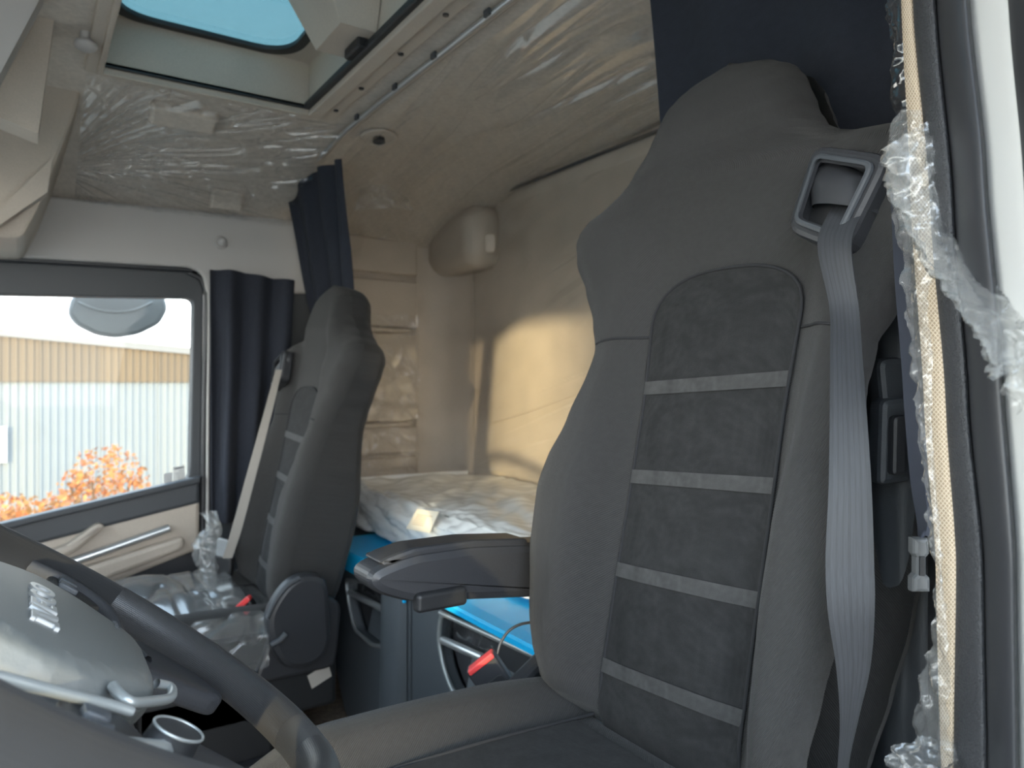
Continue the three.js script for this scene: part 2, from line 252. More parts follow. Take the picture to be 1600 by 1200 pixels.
// ------------------------------------------------------------------ cab shell
const XN = 0.20, XF = 2.42, XS = 2.57, ZR = 1.42, ZC = 0.745;                       // near and far side, sleeper side wall, rear wall, curtain rail
solo('floor', 'brown-grey cab floor covering', 'floor', hbox(0.12, 2.6, -0.97, -0.92, -1.15, 1.5, 0.004), M.floor, 'structure');
const HX0 = 0.80, HX1 = 1.88, HZ0 = 0.15, HZ1 = 0.615;                               // roof hatch opening
const ceilH = (x, z) => { const near = 0.72 - 0.21 * Math.pow(clamp((0.75 - x) / 0.55), 1.7), k = sstep(0.70, 0.86, z); const far = 0.72 - lerp(0.21 * Math.pow(clamp((x - 1.9) / 0.52), 1.7), 0.17 * Math.pow(clamp((x - 1.95) / 0.62, 0, 1.2), 1.7), k); return Math.min(near, far) - 0.03 * sstep(0.9, 1.42, z); };
{
  const patch = (x0, x1, z0, z1, nx, nz) => grid((s, t) => { const x = lerp(x0, x1, s), z = lerp(z0, z1, t); return V(x, H(ceilH(x, z)), z); }, nx, nz, x1 - x0, z1 - z0);
  const c = setting('ceiling', 'beige fabric headliner of the cab roof', 'ceiling', V(1.3, H(0.5), 0.4));
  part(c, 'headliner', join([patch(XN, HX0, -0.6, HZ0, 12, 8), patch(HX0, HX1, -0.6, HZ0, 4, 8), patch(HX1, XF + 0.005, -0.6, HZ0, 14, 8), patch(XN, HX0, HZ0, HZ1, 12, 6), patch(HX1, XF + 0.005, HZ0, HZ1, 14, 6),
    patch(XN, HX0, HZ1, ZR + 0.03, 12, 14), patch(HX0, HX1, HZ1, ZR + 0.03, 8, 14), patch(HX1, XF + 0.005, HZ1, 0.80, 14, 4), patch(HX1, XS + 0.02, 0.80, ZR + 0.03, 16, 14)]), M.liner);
  part(c, 'roof_skin', join([hbox(0.1, HX0 - 0.03, 0.80, 0.86, -0.7, 1.55, 0.005), hbox(HX1 + 0.03, 2.68, 0.80, 0.86, -0.7, 1.55, 0.005), hbox(HX0 - 0.03, HX1 + 0.03, 0.80, 0.86, -0.7, HZ0 - 0.03, 0.005), hbox(HX0 - 0.03, HX1 + 0.03, 0.80, 0.86, HZ1 + 0.03, 1.55, 0.005)]), M.white);
}
{ // rear wall, with a soft fillet into the side wall
  const w = setting('wall_rear', 'beige padded rear wall of the sleeper', 'wall', V(1.4, 0, ZR));
  const r = 0.16;
  part(w, 'rear_panel', join([grid((s, t) => V(lerp(0.16, XS - r, s), lerp(0.1, H(0.71), t), ZR + 0.004 * Math.sin(s * 9)), 40, 20, 2.3, 1.5)]), M.beige);
  part(w, 'outer_skin', hbox(0.1, 2.68, -0.95, 0.86, ZR + 0.06, ZR + 0.12), M.white);
  // charcoal tube painted as shade in the ceiling seam, and the welt across the panel
  part(w, 'seam_shade', tube([V(0.25, H(0.66), ZR - 0.012), V(1.2, H(0.672), ZR - 0.012), V(2.2, H(0.672), ZR - 0.012), V(2.40, H(0.66), ZR - 0.012)], 0.006, 40, 8), M.charcoal);
  part(w, 'welt', tube([onZ(770, 660, ZR), onZ(830, 642, ZR), onZ(895, 618, ZR), onZ(1000, 588, ZR)], 0.003, 30, 6), M.beige);
}
{ // sleeper side wall: stacked panels with recessed joints
  const w = setting('wall_right', 'panelled beige side wall beside the bunk', 'wall', V(XS, 0, 1.0));
  part(w, 'wall_skin', hbox(XS + 0.012, XS + 0.11, -0.95, 0.80, 0.70, 1.5, 0.004), M.beige);
  part(w, 'corner_fillet', grid((s, t) => { const a = s * Math.PI / 2, r = 0.16; return V(XS - r + r * Math.sin(a), lerp(0.1, H(0.71), t), ZR - r + r * Math.cos(a)); }, 14, 8, 0.25, 1.5), M.beige);
  const hOf = (v) => onX(600, v, XS).y - EYE;
  const lines = [[-0.6, hOf(712)], [hOf(712), hOf(664)], [hOf(662), hOf(517)], [hOf(514), hOf(434)], [hOf(430), 0.55]];
  for (const [a, b] of lines) part(w, 'wall_panel', hbox(XS - 0.012, XS + 0.02, a + 0.006, b - 0.006, 0.80, 1.262, 0.010, 3), M.beige);
  for (const v of [664, 516]) part(w, 'shelf_lip', hbox(XS - 0.035, XS, hOf(v) - 0.008, hOf(v) + 0.008, 0.84, 1.22, 0.006), M.beige);
}
{ // upper corner box of the sleeper with rounded edges
  const b = setting('trim_1', 'rounded corner moulding at the top of the sleeper wall', 'trim', V(2.4, H(0.38), 1.3));
  part(b, 'moulding', rbox(2.23, XS + 0.03, H(0.415), H(0.65), 1.30, ZR + 0.06, 0.075, 7), M.beige);
  part(b, 'latch', facing(roundedPoly([[758, 366], [774, 366], [774, 394], [758, 394]], 6), onZ(766, 380, 1.296).sub(V(0, EYE, 0)).dot(F), 0.012, 0.002), M.beige);
}
{ // near side wall behind the door opening, header above it
  const w = setting('wall_left', 'inner wall of the cab behind the driver door', 'wall', V(0.2, 0, 1.0));
  part(w, 'inner_skin', hbox(0.17, 0.21, -0.92, 0.62, 0.66, 1.5, 0.004), M.beige);
  part(w, 'outer_skin', hbox(0.08, 0.15, -0.95, 0.80, 0.66, 1.55, 0.004), M.white);
  part(w, 'door_header', alongX([[-0.75, 0.45], [0.6, 0.50], [0.72, 0.82], [-0.7, 0.82]], 0.10, 0.215, 0.01), M.greyTrim);
}
{ // front of the cab, ahead of the picture: dashboard, windscreen, pillars
  const d = setting('wall_front', 'dashboard and windscreen surround of the cab', 'wall', V(1.3, 0, -0.8));
  part(d, 'dashboard', alongX(roundedPoly([[-1.1, -0.92], [-0.52, -0.92], [-0.40, -0.45], [-0.36, -0.24], [-0.46, -0.19], [-1.05, -0.26]], 0.06), 0.25, 2.38, 0.01), M.charcoal);
  part(d, 'front_panel', hbox(0.12, 2.5, -0.97, -0.28, -1.15, -1.08, 0.01), M.white);
  part(d, 'front_header', alongX([[-0.92, 0.44], [-0.55, 0.42], [-0.50, 0.50], [-0.50, 0.82], [-0.80, 0.82]], 0.2, 2.42, 0.01), M.beige);
  part(d, 'front_pillar', hull([[0.14, -1.12], [0.22, -1.12], [0.14, -1.02], [0.22, -1.02]].flatMap(([x, z]) => [V(x, H(-0.3), z), V(x + 0.02, H(0.6), z + 0.25)])), M.charcoal);
  part(d, 'front_pillar', hull([[2.40, -1.12], [2.48, -1.12], [2.40, -1.02], [2.48, -1.02]].flatMap(([x, z]) => [V(x, H(-0.3), z), V(x - 0.02, H(0.6), z + 0.25)])), M.charcoal);
  const g = setting('window_1', 'windscreen of the cab', 'window', V(1.3, H(-0.28), -1.07));
  part(g, 'pane', shell((s, t) => V(lerp(0.2, 2.42, s), H(lerp(-0.29, 0.42, t)), lerp(-1.09, -0.88, t) - 0.1 * Math.sin(s * Math.PI)), 16, 6, 0.005), M.clearGlass);
  part(g, 'lower_seal', tube([V(0.2, H(-0.29), -1.09), V(1.3, H(-0.29), -1.19), V(2.42, H(-0.29), -1.09)], 0.012, 30), M.rubber);
}

// ------------------------------------------------------------------ roof hatch
{
  const h = setting('window_2', 'roof hatch with tinted glass and beige frame', 'roof hatch', V(1.34, H(0.70), 0.38));
  const ring = (o, i) => [rect(...o), [rect(...i)]];
  part(h, 'trim_frame', flat(rect(HX0 - 0.06, HX1 + 0.035, HZ0 - 0.035, HZ1 + 0.075), 0.724, 0.022, 0.004, [rect(HX0, HX1 - 0.0, HZ0, HZ1)]), M.beige);
  part(h, 'frame_step', flat(rect(HX0 - 0.03, HX1 + 0.012, HZ0 - 0.012, HZ1 + 0.035), 0.706, 0.014, 0.003, [rect(HX0, HX1, HZ0, HZ1)]), M.beige);
  part(h, 'well_wall', hbox(HX1, HX1 + 0.03, 0.71, 0.84, HZ0 - 0.03, HZ1 + 0.03, 0.004), M.beige);
  part(h, 'well_wall', hbox(HX0 - 0.03, HX0, 0.71, 0.84, HZ0 - 0.03, HZ1 + 0.03, 0.004), M.beige);
  part(h, 'well_wall', hbox(HX0, HX1, 0.71, 0.84, HZ1, HZ1 + 0.03, 0.004), M.beige);
  part(h, 'well_wall', hbox(HX0, HX1, 0.71, 0.84, HZ0 - 0.03, HZ0, 0.004), M.beige);
  part(h, 'seal', hbox(HX0, HX1 - 0.004, 0.704, 0.722, HZ1 - 0.014, HZ1 + 0.002, 0.005), M.black, 'black rubber seal');
  part(h, 'seal', hbox(HX1 - 0.006, HX1 + 0.002, 0.707, 0.714, HZ0, HZ1 - 0.004, 0.003), M.black, 'black rubber seal');
  const inner = roundedPoly(rect(HX0 + 0.03, HX1 - 0.02, HZ0 + 0.02, HZ1 - 0.06), 0.09, 10);
  const outer = roundedPoly(rect(HX0 + 0.005, HX1 + 0.004, HZ0 - 0.004, HZ1 - 0.036), 0.105, 10);
  part(h, 'glass_border', flat(outer, 0.838, 0.012, 0.002, [inner]), M.black, 'black border of the glass');
  part(h, 'lid_liner', flat(rect(HX0 - 0.04, HX1 + 0.04, HZ0 - 0.04, HZ1 + 0.04), 0.839, 0.012, 0.001, [roundedPoly(rect(HX0 + 0.006, HX1 + 0.003, HZ0 - 0.003, HZ1 - 0.037), 0.104, 10)]), M.beige);
  part(h, 'pane', hbox(HX0 - 0.04, HX1 + 0.04, 0.840, 0.846, HZ0 - 0.04, HZ1 + 0.04, 0.002), M.hatchGlass);
  const box = part(h, 'motor_housing', hull([V(1.435, H(0.73), 0.535), V(1.585, H(0.73), 0.535), V(1.435, H(0.73), 0.613), V(1.585, H(0.73), 0.613), V(1.40, H(0.836), 0.475), V(1.60, H(0.836), 0.475), V(1.40, H(0.836), 0.613), V(1.60, H(0.836), 0.613)]), M.beige, 'beige housing on the hatch frame');
  part(box, 'hinge', hbox(1.47, 1.55, 0.708, 0.732, 0.585, 0.612, 0.006), M.black);
  part(h, 'latch', hbox(1.40, 1.52, 0.79, 0.834, 0.40, 0.44, 0.006), M.black);
  for (const x of [1.24, 1.44, 1.66, 1.83]) part(h, 'screw', new THREE.CylinderGeometry(0.006, 0.006, 0.005, 14).translate(x, H(0.7015), HZ1 + 0.055), M.rubber);
}
{ // curtain rail along the roof
  const r = thing('curtain_rail', 'thin pale metal curtain rail along the cab roof', 'curtain rail', V(1.2, H(0.70), ZC));
  const path = [V(0.3, H(0.60), ZC), V(0.6, H(0.698), ZC), V(1.0, H(0.705), ZC), V(1.6, H(0.705), ZC), V(1.95, H(0.700), ZC), V(2.12, H(0.675), ZC - 0.01), V(2.28, H(0.64), ZC - 0.045), V(2.34, H(0.62), ZC - 0.10)];
  part(r, 'rail', tube(path, 0.006, 80, 8), M.silver);
  part(r, 'rail_base', tube(path.map((p) => p.clone().add(V(0, 0.006, 0.012))), 0.008, 80, 8), M.beige);
  for (const x of [0.95, 1.2, 1.42, 1.62, 1.86]) part(r, 'clip', hbox(x - 0.010, x + 0.010, 0.700, 0.714, ZC - 0.011, ZC - 0.004, 0.002), M.charcoal);
}

// ------------------------------------------------------------------ overhead console at the front, header, far pillar
{
  const c = setting('trim_2', 'beige overhead console cheek ahead of the roof hatch', 'trim', V(2.1, H(0.35), 0));
  part(c, 'cheek', alongX(roundedPoly([[0.095, 0.735], [0.118, 0.70], [0.105, 0.645], [0.06, 0.50], [0.035, 0.42], [0.0, 0.335], [-0.52, 0.30], [-0.52, 0.735]], 0.02), 2.04, 2.40, 0.008), M.beige);
  const plate = (px, x0, x1) => hull(px.flatMap(([u, v]) => { const p = onX(u, v, x0); return [p, V(x1, p.y, p.z)]; }));
  part(c, 'pocket_panel', plate([[66, -20], [92, -20], [60, 208], [-30, 172], [-30, 150]], 1.72, 1.80), M.beige);
  part(c, 'upper_panel', plate([[-30, -20], [72, -20], [-30, 172]], 1.60, 1.66), M.greyTrim);
  part(c, 'lower_panel', plate([[-30, 356], [0, 326], [82, 246], [74, 300], [-30, 372]], 2.0, 2.05), M.beige);
}
solo('trim_3', 'smooth grey-beige header panel above the passenger door', 'trim', alongX(roundedPoly([[-0.55, 0.325], [0.42, 0.352], [0.455, 0.335], [0.47, 0.27], [0.80, 0.30], [0.80, 0.535], [0.4, 0.525], [-0.55, 0.50]], 0.02), XF - 0.03, XF + 0.12, 0.008), M.greyTrim, 'structure');
{ const k = thing('coat_hook', 'small round coat hook on header above passenger door', 'coat hook', onX(346, 378, XF - 0.04));
  const p = onX(346, 378, XF - 0.04); part(k, 'collar', new THREE.CylinderGeometry(0.018, 0.021, 0.012, 24).rotateZ(Math.PI / 2).translate(p.x + 0.004, p.y, p.z), M.greyTrim); part(k, 'knob', new THREE.SphereGeometry(0.013, 20, 14).translate(p.x - 0.012, p.y, p.z), M.greyTrim); }
solo('trim_7', 'white outer roof side above the passenger door', 'trim', hbox(XF + 0.055, XF + 0.20, 0.30, 0.82, -0.9, 0.80, 0.02), M.white, 'structure');
solo('trim_4', 'dark pillar trim behind the passenger door', 'trim', alongX(roundedPoly([[0.455, -0.92], [0.80, -0.92], [0.80, 0.36], [0.47, 0.345]], 0.02), XF - 0.005, XF + 0.12, 0.01), M.charcoal, 'structure');

// ------------------------------------------------------------------ passenger door
{
  const d = setting('door_1', 'closed passenger door with tinted window and beige panel', 'door', V(XF + 0.05, H(-0.92), 0));
  const sill = (z) => lerp(-0.378, -0.288, (z + 0.05) / 0.49);
  const zF = -0.85, zR = 0.452, open = [[zF + 0.06, sill(zF + 0.06) + 0.002], [0.425, sill(0.425)], [0.436, 0.262], [-0.15, 0.236], [zF + 0.2, 0.20]];
  part(d, 'window_frame', alongX([[zF, -0.62], [zR, -0.62], ...roundedPoly([[zR, -0.4], [zR + 0.012, 0.352], [zF + 0.2, 0.33], [zF, -0.4]], 0.06).slice(6, 12), [zF + 0.10, 0.33], [zF, 0.1]], XF, XF + 0.05, 0.004, [roundedPoly(open, 0.025)]), M.charcoal);
  part(d, 'pane', alongX(open.map(([z, h]) => [z, h]), XF + 0.030, XF + 0.034), M.glass);
  part(d, 'door_seal', tube([V(XF - 0.012, H(-0.5), zR + 0.006), V(XF - 0.012, H(0.0), zR + 0.012), V(XF - 0.012, H(0.28), zR + 0.018), V(XF - 0.012, H(0.335), zR - 0.03), V(XF - 0.012, H(0.345), zR - 0.1), V(XF - 0.012, H(0.318), zF + 0.2)], 0.008, 60, 8), M.rubber, 'black door seal');
  part(d, 'seal_edge', tube([V(XF - 0.022, H(-0.45), zR + 0.018), V(XF - 0.022, H(-0.1), zR + 0.02), V(XF - 0.022, H(0.20), zR + 0.024), V(XF - 0.022, H(0.30), zR + 0.022)], 0.0045, 30, 8), M.greyTrim);
  const band = (a, b, x0, x1, bev, mat, name, label) => part(d, name, alongX([[zF, sill(zF) + a], [0.448, sill(0.448) + a], [0.448, sill(0.448) + b], [zF, sill(zF) + b]], x0, x1, bev), mat, label);
  band(-0.075, 0.0, XF - 0.035, XF + 0.045, 0.012, M.charcoal, 'sill_trim', 'dark window sill trim');
  band(-0.012, 0.008, XF - 0.045, XF - 0.005, 0.006, M.charcoal, 'sill_lip');
  part(d, 'inner_panel', alongX([[zF, sill(zF) - 0.36], [0.448, sill(0.448) - 0.215], [0.448, sill(0.448) - 0.065], [zF, sill(zF) - 0.065]], XF - 0.03, XF + 0.045, 0.012), M.beige, 'beige door panel');
  part(d, 'handle_strip', tube([V(XF - 0.045, H(sill(-0.45) - 0.165), -0.45), V(XF - 0.05, H(sill(0) - 0.150), 0), V(XF - 0.045, H(sill(0.36) - 0.122), 0.36)], 0.012, 40, 8), M.silver, 'silver trim strip');
  part(d, 'armrest', alongX(roundedPoly([[-0.6, sill(-0.6) - 0.20], [0.40, sill(0.40) - 0.155], [0.40, sill(0.40) - 0.195], [-0.6, sill(-0.6) - 0.30]], 0.02), XF - 0.06, XF, 0.012), M.beige);
  part(d, 'pull_handle', alongX(roundedPoly([[-0.10, sill(-0.1) - 0.115], [0.10, sill(0.1) - 0.090], [0.175, sill(0.175) - 0.052], [0.195, sill(0.195) - 0.066], [0.12, sill(0.12) - 0.115], [-0.08, sill(-0.08) - 0.145]], 0.012), XF - 0.062, XF - 0.02, 0.008), M.beige);
  part(d, 'lower_panel', alongX([[zF, -0.92], [0.448, -0.92], [0.448, sill(0.448) - 0.20], [zF, sill(zF) - 0.33]], XF - 0.015, XF + 0.05, 0.006), M.darkPlastic);
  part(d, 'outer_skin', hbox(XF + 0.052, XF + 0.08, -1.0, -0.47, zF, zR, 0.004), M.white);
  const st = (px, x, mat, name) => part(d, name, hull(px.flatMap(([u, v]) => { const p = onX(u, v, x); return [p, V(x + 0.001, p.y, p.z)]; })), mat);
  const stickerTex = (() => { const cv = document.createElement('canvas'); cv.width = 128; cv.height = 128; const c = cv.getContext('2d'); c.fillStyle = '#f4f4f0'; c.fillRect(0, 0, 128, 128); c.fillStyle = '#565a5c'; c.fillRect(6, 8, 112, 14); c.fillStyle = '#9a9c9c'; for (let k = 0; k < 5; k++) c.fillRect(8, 36 + k * 17, 60 + (k * 37) % 46, 6); const t = new THREE.CanvasTexture(cv); t.colorSpace = THREE.SRGBColorSpace; return t; })();
  const quad = (px, x, mat, name) => { const [a, b, c, e] = px.map(([u, v]) => onX(u, v, x)); part(d, name, shell((s, t) => a.clone().lerp(b, s).lerp(e.clone().lerp(c, s), t), 1, 1, -0.0008), mat); };
  const g2 = std({ map: stickerTex, roughness: 0.6, color: C(0.8, 0.8, 0.8) });
  quad([[270, 755], [290, 750], [288, 727], [270, 730]], XF + 0.027, g2, 'window_sticker');
  quad([[256, 757], [269, 755], [269, 738], [256, 740]], XF + 0.027, std({ color: C(0.5, 0.5, 0.5), roughness: 0.6 }), 'window_sticker');
}
{ // mirror outside the passenger window
  const X = 2.78, px = [[112, 462], [258, 462], [263, 483], [250, 506], [218, 522], [182, 528], [150, 523], [118, 507], [105, 488]];
  const base = onX(180, 470, X), m = thing('kerb_mirror', 'grey rounded kerb mirror hanging outside the passenger window', 'mirror', base);
  const poly = px.map(([u, v]) => { const p = onX(u, v, X); return [p.z, p.y - EYE]; });
  part(m, 'housing', alongX(roundedPoly(poly, 0.02), X, X + 0.05, 0.012), std({ color: C(0.30, 0.32, 0.33), roughness: 0.35 }));
  part(m, 'trim_arc', tube([onX(122, 472, X - 0.004), onX(150, 483, X - 0.006), onX(180, 487, X - 0.006), onX(210, 484, X - 0.006), onX(238, 472, X - 0.004)], 0.004, 30, 8), M.silver);
  part(m, 'mirror_glass', alongX(poly.map(([z, h]) => [lerp(base.z, z, 0.9), lerp(base.y - EYE, h - 0.0, 0.9)]), X - 0.004, X + 0.001), std({ color: C(0.36, 0.38, 0.39), roughness: 0.3, metalness: 0.2 }));
  part(m, 'arm', join([hbox(X + 0.0, X + 0.05, base.y - EYE + 0.0, 0.42, base.z - 0.06, base.z + 0.06, 0.01), hbox(XF + 0.19, X + 0.05, 0.38, 0.42, base.z - 0.05, base.z + 0.05, 0.01)]), M.charcoal);
}

// ------------------------------------------------------------------ seats
const PHI = Math.atan(0.21);
// outline of the backrest in its own plane: far-side and near-side half widths over height
const outlineL = [[-0.02, 0.104], [0.0, 0.149], [0.02, 0.194], [0.06, 0.214], [0.13, 0.229], [0.2, 0.241], [0.27, 0.248], [0.32, 0.243], [0.37, 0.229], [0.43, 0.217], [0.47, 0.215], [0.51, 0.232], [0.56, 0.264], [0.61, 0.296], [0.645, 0.311], [0.67, 0.308], [0.69, 0.29], [0.71, 0.2483], [0.74, 0.2012], [0.77, 0.1732], [0.8, 0.1611], [0.825, 0.1488], [0.84, 0.128], [0.85, 0.104], [0.857, 0.07], [0.859, 0.05]];
const outlineR = [[-0.02, 0.10], [0.0, 0.145], [0.02, 0.172], [0.06, 0.190], [0.13, 0.204], [0.20, 0.216], [0.27, 0.222], [0.32, 0.217], [0.37, 0.205], [0.43, 0.196], [0.47, 0.196], [0.51, 0.215], [0.56, 0.245], [0.61, 0.272], [0.65, 0.283], [0.675, 0.278], [0.695, 0.255], [0.708, 0.20], [0.716, 0.150], [0.724, 0.120], [0.738, 0.098], [0.76, 0.085], [0.80, 0.068], [0.825, 0.050], [0.843, 0.02], [0.852, -0.01], [0.857, -0.03], [0.859, -0.04]];
const YTOP = 0.859, YBOT = -0.02;
const edgePts = []; for (let k = 0; k <= 220; k++) { const y = lerp(YBOT, YTOP, k / 220); edgePts.push([interp(outlineL, y), y], [-interp(outlineR, y), y]); }
const edgeSegs = []; for (let k = 2; k < edgePts.length; k++) edgeSegs.push([edgePts[k - 2], edgePts[k]]);
edgeSegs.push([edgePts[0], edgePts[1]]);
function edgeDist(x, y) { let m = 9; for (const [a, b] of edgeSegs) { if (Math.abs(a[1] - y) > 0.07) continue; const dx = b[0] - a[0], dy = b[1] - a[1], t = clamp(((x - a[0]) * dx + (y - a[1]) * dy) / (dx * dx + dy * dy + 1e-12)); m = Math.min(m, Math.hypot(x - a[0] - t * dx, y - a[1] - t * dy)); } return m; }
const bolster = [[-0.02, 0.03], [0.03, 0.052], [0.10, 0.066], [0.2, 0.072], [0.28, 0.070], [0.38, 0.052], [0.47, 0.034], [0.6, 0.026], [0.68, 0.018], [0.75, 0.004], [0.86, 0]];
const RE = 0.042;
const roundOff = (d) => d < RE ? RE * (1 - Math.sqrt(Math.max(0, 1 - (1 - d / RE) ** 2))) : 0;
function faceZ(x, y) {                                                              // how far the padding stands forward of the back's plane, before edge rounding
  const w = x >= 0 ? interp(outlineL, y) : interp(outlineR, y), ax = Math.abs(x);
  let g = interp(bolster, y) * sstep(0.105, 0.165, ax) * (1 - 0.0 * ax);
  g += 0.012 * Math.exp(-((y - 0.16) ** 2) / 0.012) * (1 - sstep(0.05, 0.12, ax));
  g += 0.020 * sstep(0.66, 0.74, y) * (1 - sstep(0.10, 0.2, Math.abs(x - 0.04)));
  g += 0.006 * sstep(0.55, 0.62, y);
  return g;
}
const surfZ = (x, y) => faceZ(x, y) - roundOff(edgeDist(x, y));
function makeSeat(o) {
  const { xc, h0, z0, m } = o;                                                      // m = 1: belt tower towards the driver's door, -1: mirrored
  const YD = V(0, Math.cos(PHI), Math.sin(PHI)), ND = V(0, Math.sin(PHI), -Math.cos(PHI)), O = V(xc, H(h0), z0);
  const P = (x, y, z) => O.clone().add(V(x * m, 0, 0)).addScaledVector(YD, y).addScaledVector(ND, z);
  const on = (x, y, lift = 0) => P(x, y, surfZ(x, y) + lift);
  const fix = (g) => { if (m < 0) { const i = g.index; if (i) { for (let k = 0; k < i.count; k += 3) { const a = i.getX(k + 1); i.setX(k + 1, i.getX(k + 2)); i.setX(k + 2, a); } } g.computeVertexNormals(); } return g; };
  const s = thing('truck_seat', o.label, 'seat', V(xc, 0, z0 - 0.2));
  // backrest body
  const NF = 56, NB = 24, NY = 150, ys = [];
  for (let j = 0; j <= NY; j++) ys.push(lerp(YBOT, YTOP, j / NY));
  const thick = (y) => lerp(0.125, 0.085, sstep(0.2, 0.8, y));
  const body = grid((u, v) => {
    const y = lerp(YBOT, YTOP, v), L = interp(outlineL, y), Rr = interp(outlineR, y), k = u * (NF + NB);
    if (k <= NF) { const e = Math.sin((k / NF - 0.5) * Math.PI) , x = lerp(-Rr, L, (e + 1) / 2); return P(x, y, faceZ(x, y) - roundOff(edgeDist(x, y))); }
    const e = Math.cos((k - NF) / NB * Math.PI), x = lerp(-Rr, L, (e + 1) / 2); return P(x, y, -thick(y) + roundOff(edgeDist(x, y)));
  }, NF + NB, NY, 1.0, 0.88);
  const caps = [YBOT, YTOP].map((y) => grid((u, v) => { const x = lerp(-interp(outlineR, y), interp(outlineL, y), u); return P(x, y, lerp(surfZ(x, y), -thick(y) + RE, v)); }, 10, 2, 0.3, 0.1));
  const back = part(s, 'backrest', join([fix(body), ...caps.map(fix)]), M.twill, 'dark grey woven fabric backrest');
  // centre panel with rounded top, stripes and seams
  const half = (y) => 0.107 + 0.006 * sstep(0.40, 0.52, y), yTop = (x) => 0.572 - 0.068 * (1 - Math.pow(Math.max(0, 1 - Math.pow(Math.abs(x) / 0.1131, 2.6)), 1 / 2.6));
  const inset = (y0, y1, lift, top) => fix(grid((u, v) => { const e = Math.sin((u - 0.5) * Math.PI); let y = lerp(y0, y1, v); const x = e * half(y); if (top) y = lerp(y0, yTop(x), v); return on(x, y, lift); }, 28, Math.max(2, Math.round((y1 - y0) / 0.012)), 0.21, y1 - y0));
  part(back, 'centre_panel', inset(-0.005, 0.572, 0.004, true), M.suede, 'dark suede centre panel');
  for (const y of [0.074, 0.193, 0.312, 0.428]) { part(back, 'stripe', fix(grid((u, v) => { const e = u * 2 - 1, yy = y + (v - 0.5) * 0.0175 + 0.006 * e * -m * (m > 0 ? 1 : -1); return on(e * half(y), yy, 0.0065); }, 24, 2, 0.21, 0.018)), M.stripe, 'lighter grey stripe'); }
  const pathOf = (pts, r, name, mat = M.seam) => part(back, name, tube(pts, r, 90, 6), mat);
  const rim = []; for (let k = 0; k <= 10; k++) rim.push(on(half(k * 0.05), 0.0 + k * 0.05, 0.004)); for (let k = -24; k <= 24; k++) { const x = -Math.sin(k / 24 * Math.PI / 2) * 0.113; rim.push(on(x, yTop(x), 0.004)); } for (let k = 10; k >= 0; k--) rim.push(on(-half(k * 0.05), k * 0.05, 0.004));
  pathOf(rim, 0.0022, 'seam');
  for (const sg of [1, -1]) pathOf([0, 0.25, 0.5, 0.75, 1].map((t) => on(sg * lerp(0.112, sg > 0 ? 0.193 : 0.19, t), 0.492 - 0.012 * t, 0.0005)), 0.0018, 'seam');
  // belt guide in the shoulder
  const gp = [[-0.134, 0.676], [-0.113, 0.584], [-0.184, 0.548], [-0.222, 0.640]];
  const bz = (poly, depth, bevel, lift, holes) => { const g = extrude(poly, depth, bevel, holes), p = g.attributes.position; for (let i = 0; i < p.count; i++) { const q = P(p.getX(i), p.getY(i), p.getZ(i) + lift); p.setXYZ(i, q.x, q.y, q.z); } if (m < 0) { const gg = clean(g), a = gg.attributes.position; for (let i = 0; i < a.count; i += 3) { const t = [a.getX(i + 1), a.getY(i + 1), a.getZ(i + 1)]; a.setXYZ(i + 1, a.getX(i + 2), a.getY(i + 2), a.getZ(i + 2)); a.setXYZ(i + 2, ...t); } gg.computeVertexNormals(); return gg; } g.computeVertexNormals(); return g; };
  const cx = -0.1633, cy = 0.612, shrink = (k) => gp.map(([x, y]) => [lerp(cx, x, k), lerp(cy, y, k)]);
  const gz = surfZ(cx, cy);
  const guide = part(s, 'belt_guide', bz(roundedPoly(shrink(1.0), 0.02), 0.030, 0.006, gz - 0.010, [roundedPoly(shrink(0.76), 0.012)]), M.darkPlastic, 'black plastic seat belt guide');
  part(guide, 'guide_rim', bz(roundedPoly(shrink(0.80), 0.013), 0.007, 0.003, gz + 0.018, [roundedPoly(shrink(0.74), 0.011)]), M.charcoal);
  part(guide, 'guide_recess', bz(roundedPoly(shrink(0.78), 0.012), 0.004, 0, gz - 0.002), M.black);
  part(guide, 'guide_hood', fix(grid((u, v) => { const a = u * Math.PI, yy = lerp(cy + 0.045, cy - 0.012, v), hw = 0.036 * Math.sqrt(Math.min(1, 0.25 + v * 2.2)); return P(cx - 0.002 + Math.cos(a) * hw + (cy - yy) * -0.30, yy + 0.010 * Math.cos(a), gz + 0.001 + Math.sin(a) * lerp(0.006, 0.024, Math.sin(Math.min(1, v * 1.3) * Math.PI / 2))); }, 22, 16)), M.darkPlastic);
  // cushion
  const CL = o.cushion ?? 0.47, CW = 0.246, ct = (x, z) => { const ax = Math.abs(x); return 0.030 * sstep(0.115, 0.185, ax) - 0.03 * sstep(CL - 0.16, CL, z) + 0.008 * Math.sin(z * 6); };
  const rd = (d) => d < 0.05 ? 0.05 * (1 - Math.sqrt(Math.max(0, 1 - (1 - d / 0.05) ** 2))) : 0;
  const cush = grid((u, v) => {
    const z = lerp(-0.03, CL, v), k = u * 64, w = CW - 0.03 * sstep(CL - 0.14, CL, z) * 1.0 - 0.02 * (1 - sstep(-0.03, 0.1, z));
    const e = k <= 40 ? Math.sin((k / 40 - 0.5) * Math.PI) : Math.cos((k - 40) / 24 * Math.PI), x = e * w, d = Math.min((1 - Math.abs(e)) * w, CL - z + 0.001, z + 0.03 + 0.001);
    return V(xc + x, H(h0) + (k <= 40 ? ct(x, z) - rd(d) : -0.13 + rd(d) * 0.5), z0 - z);
  }, 64, 60, 1.1, CL);
  const front = grid((u, v) => V(xc + lerp(-0.215, 0.215, u), H(h0) + lerp(-0.11, -0.078, v), z0 - CL), 6, 2);
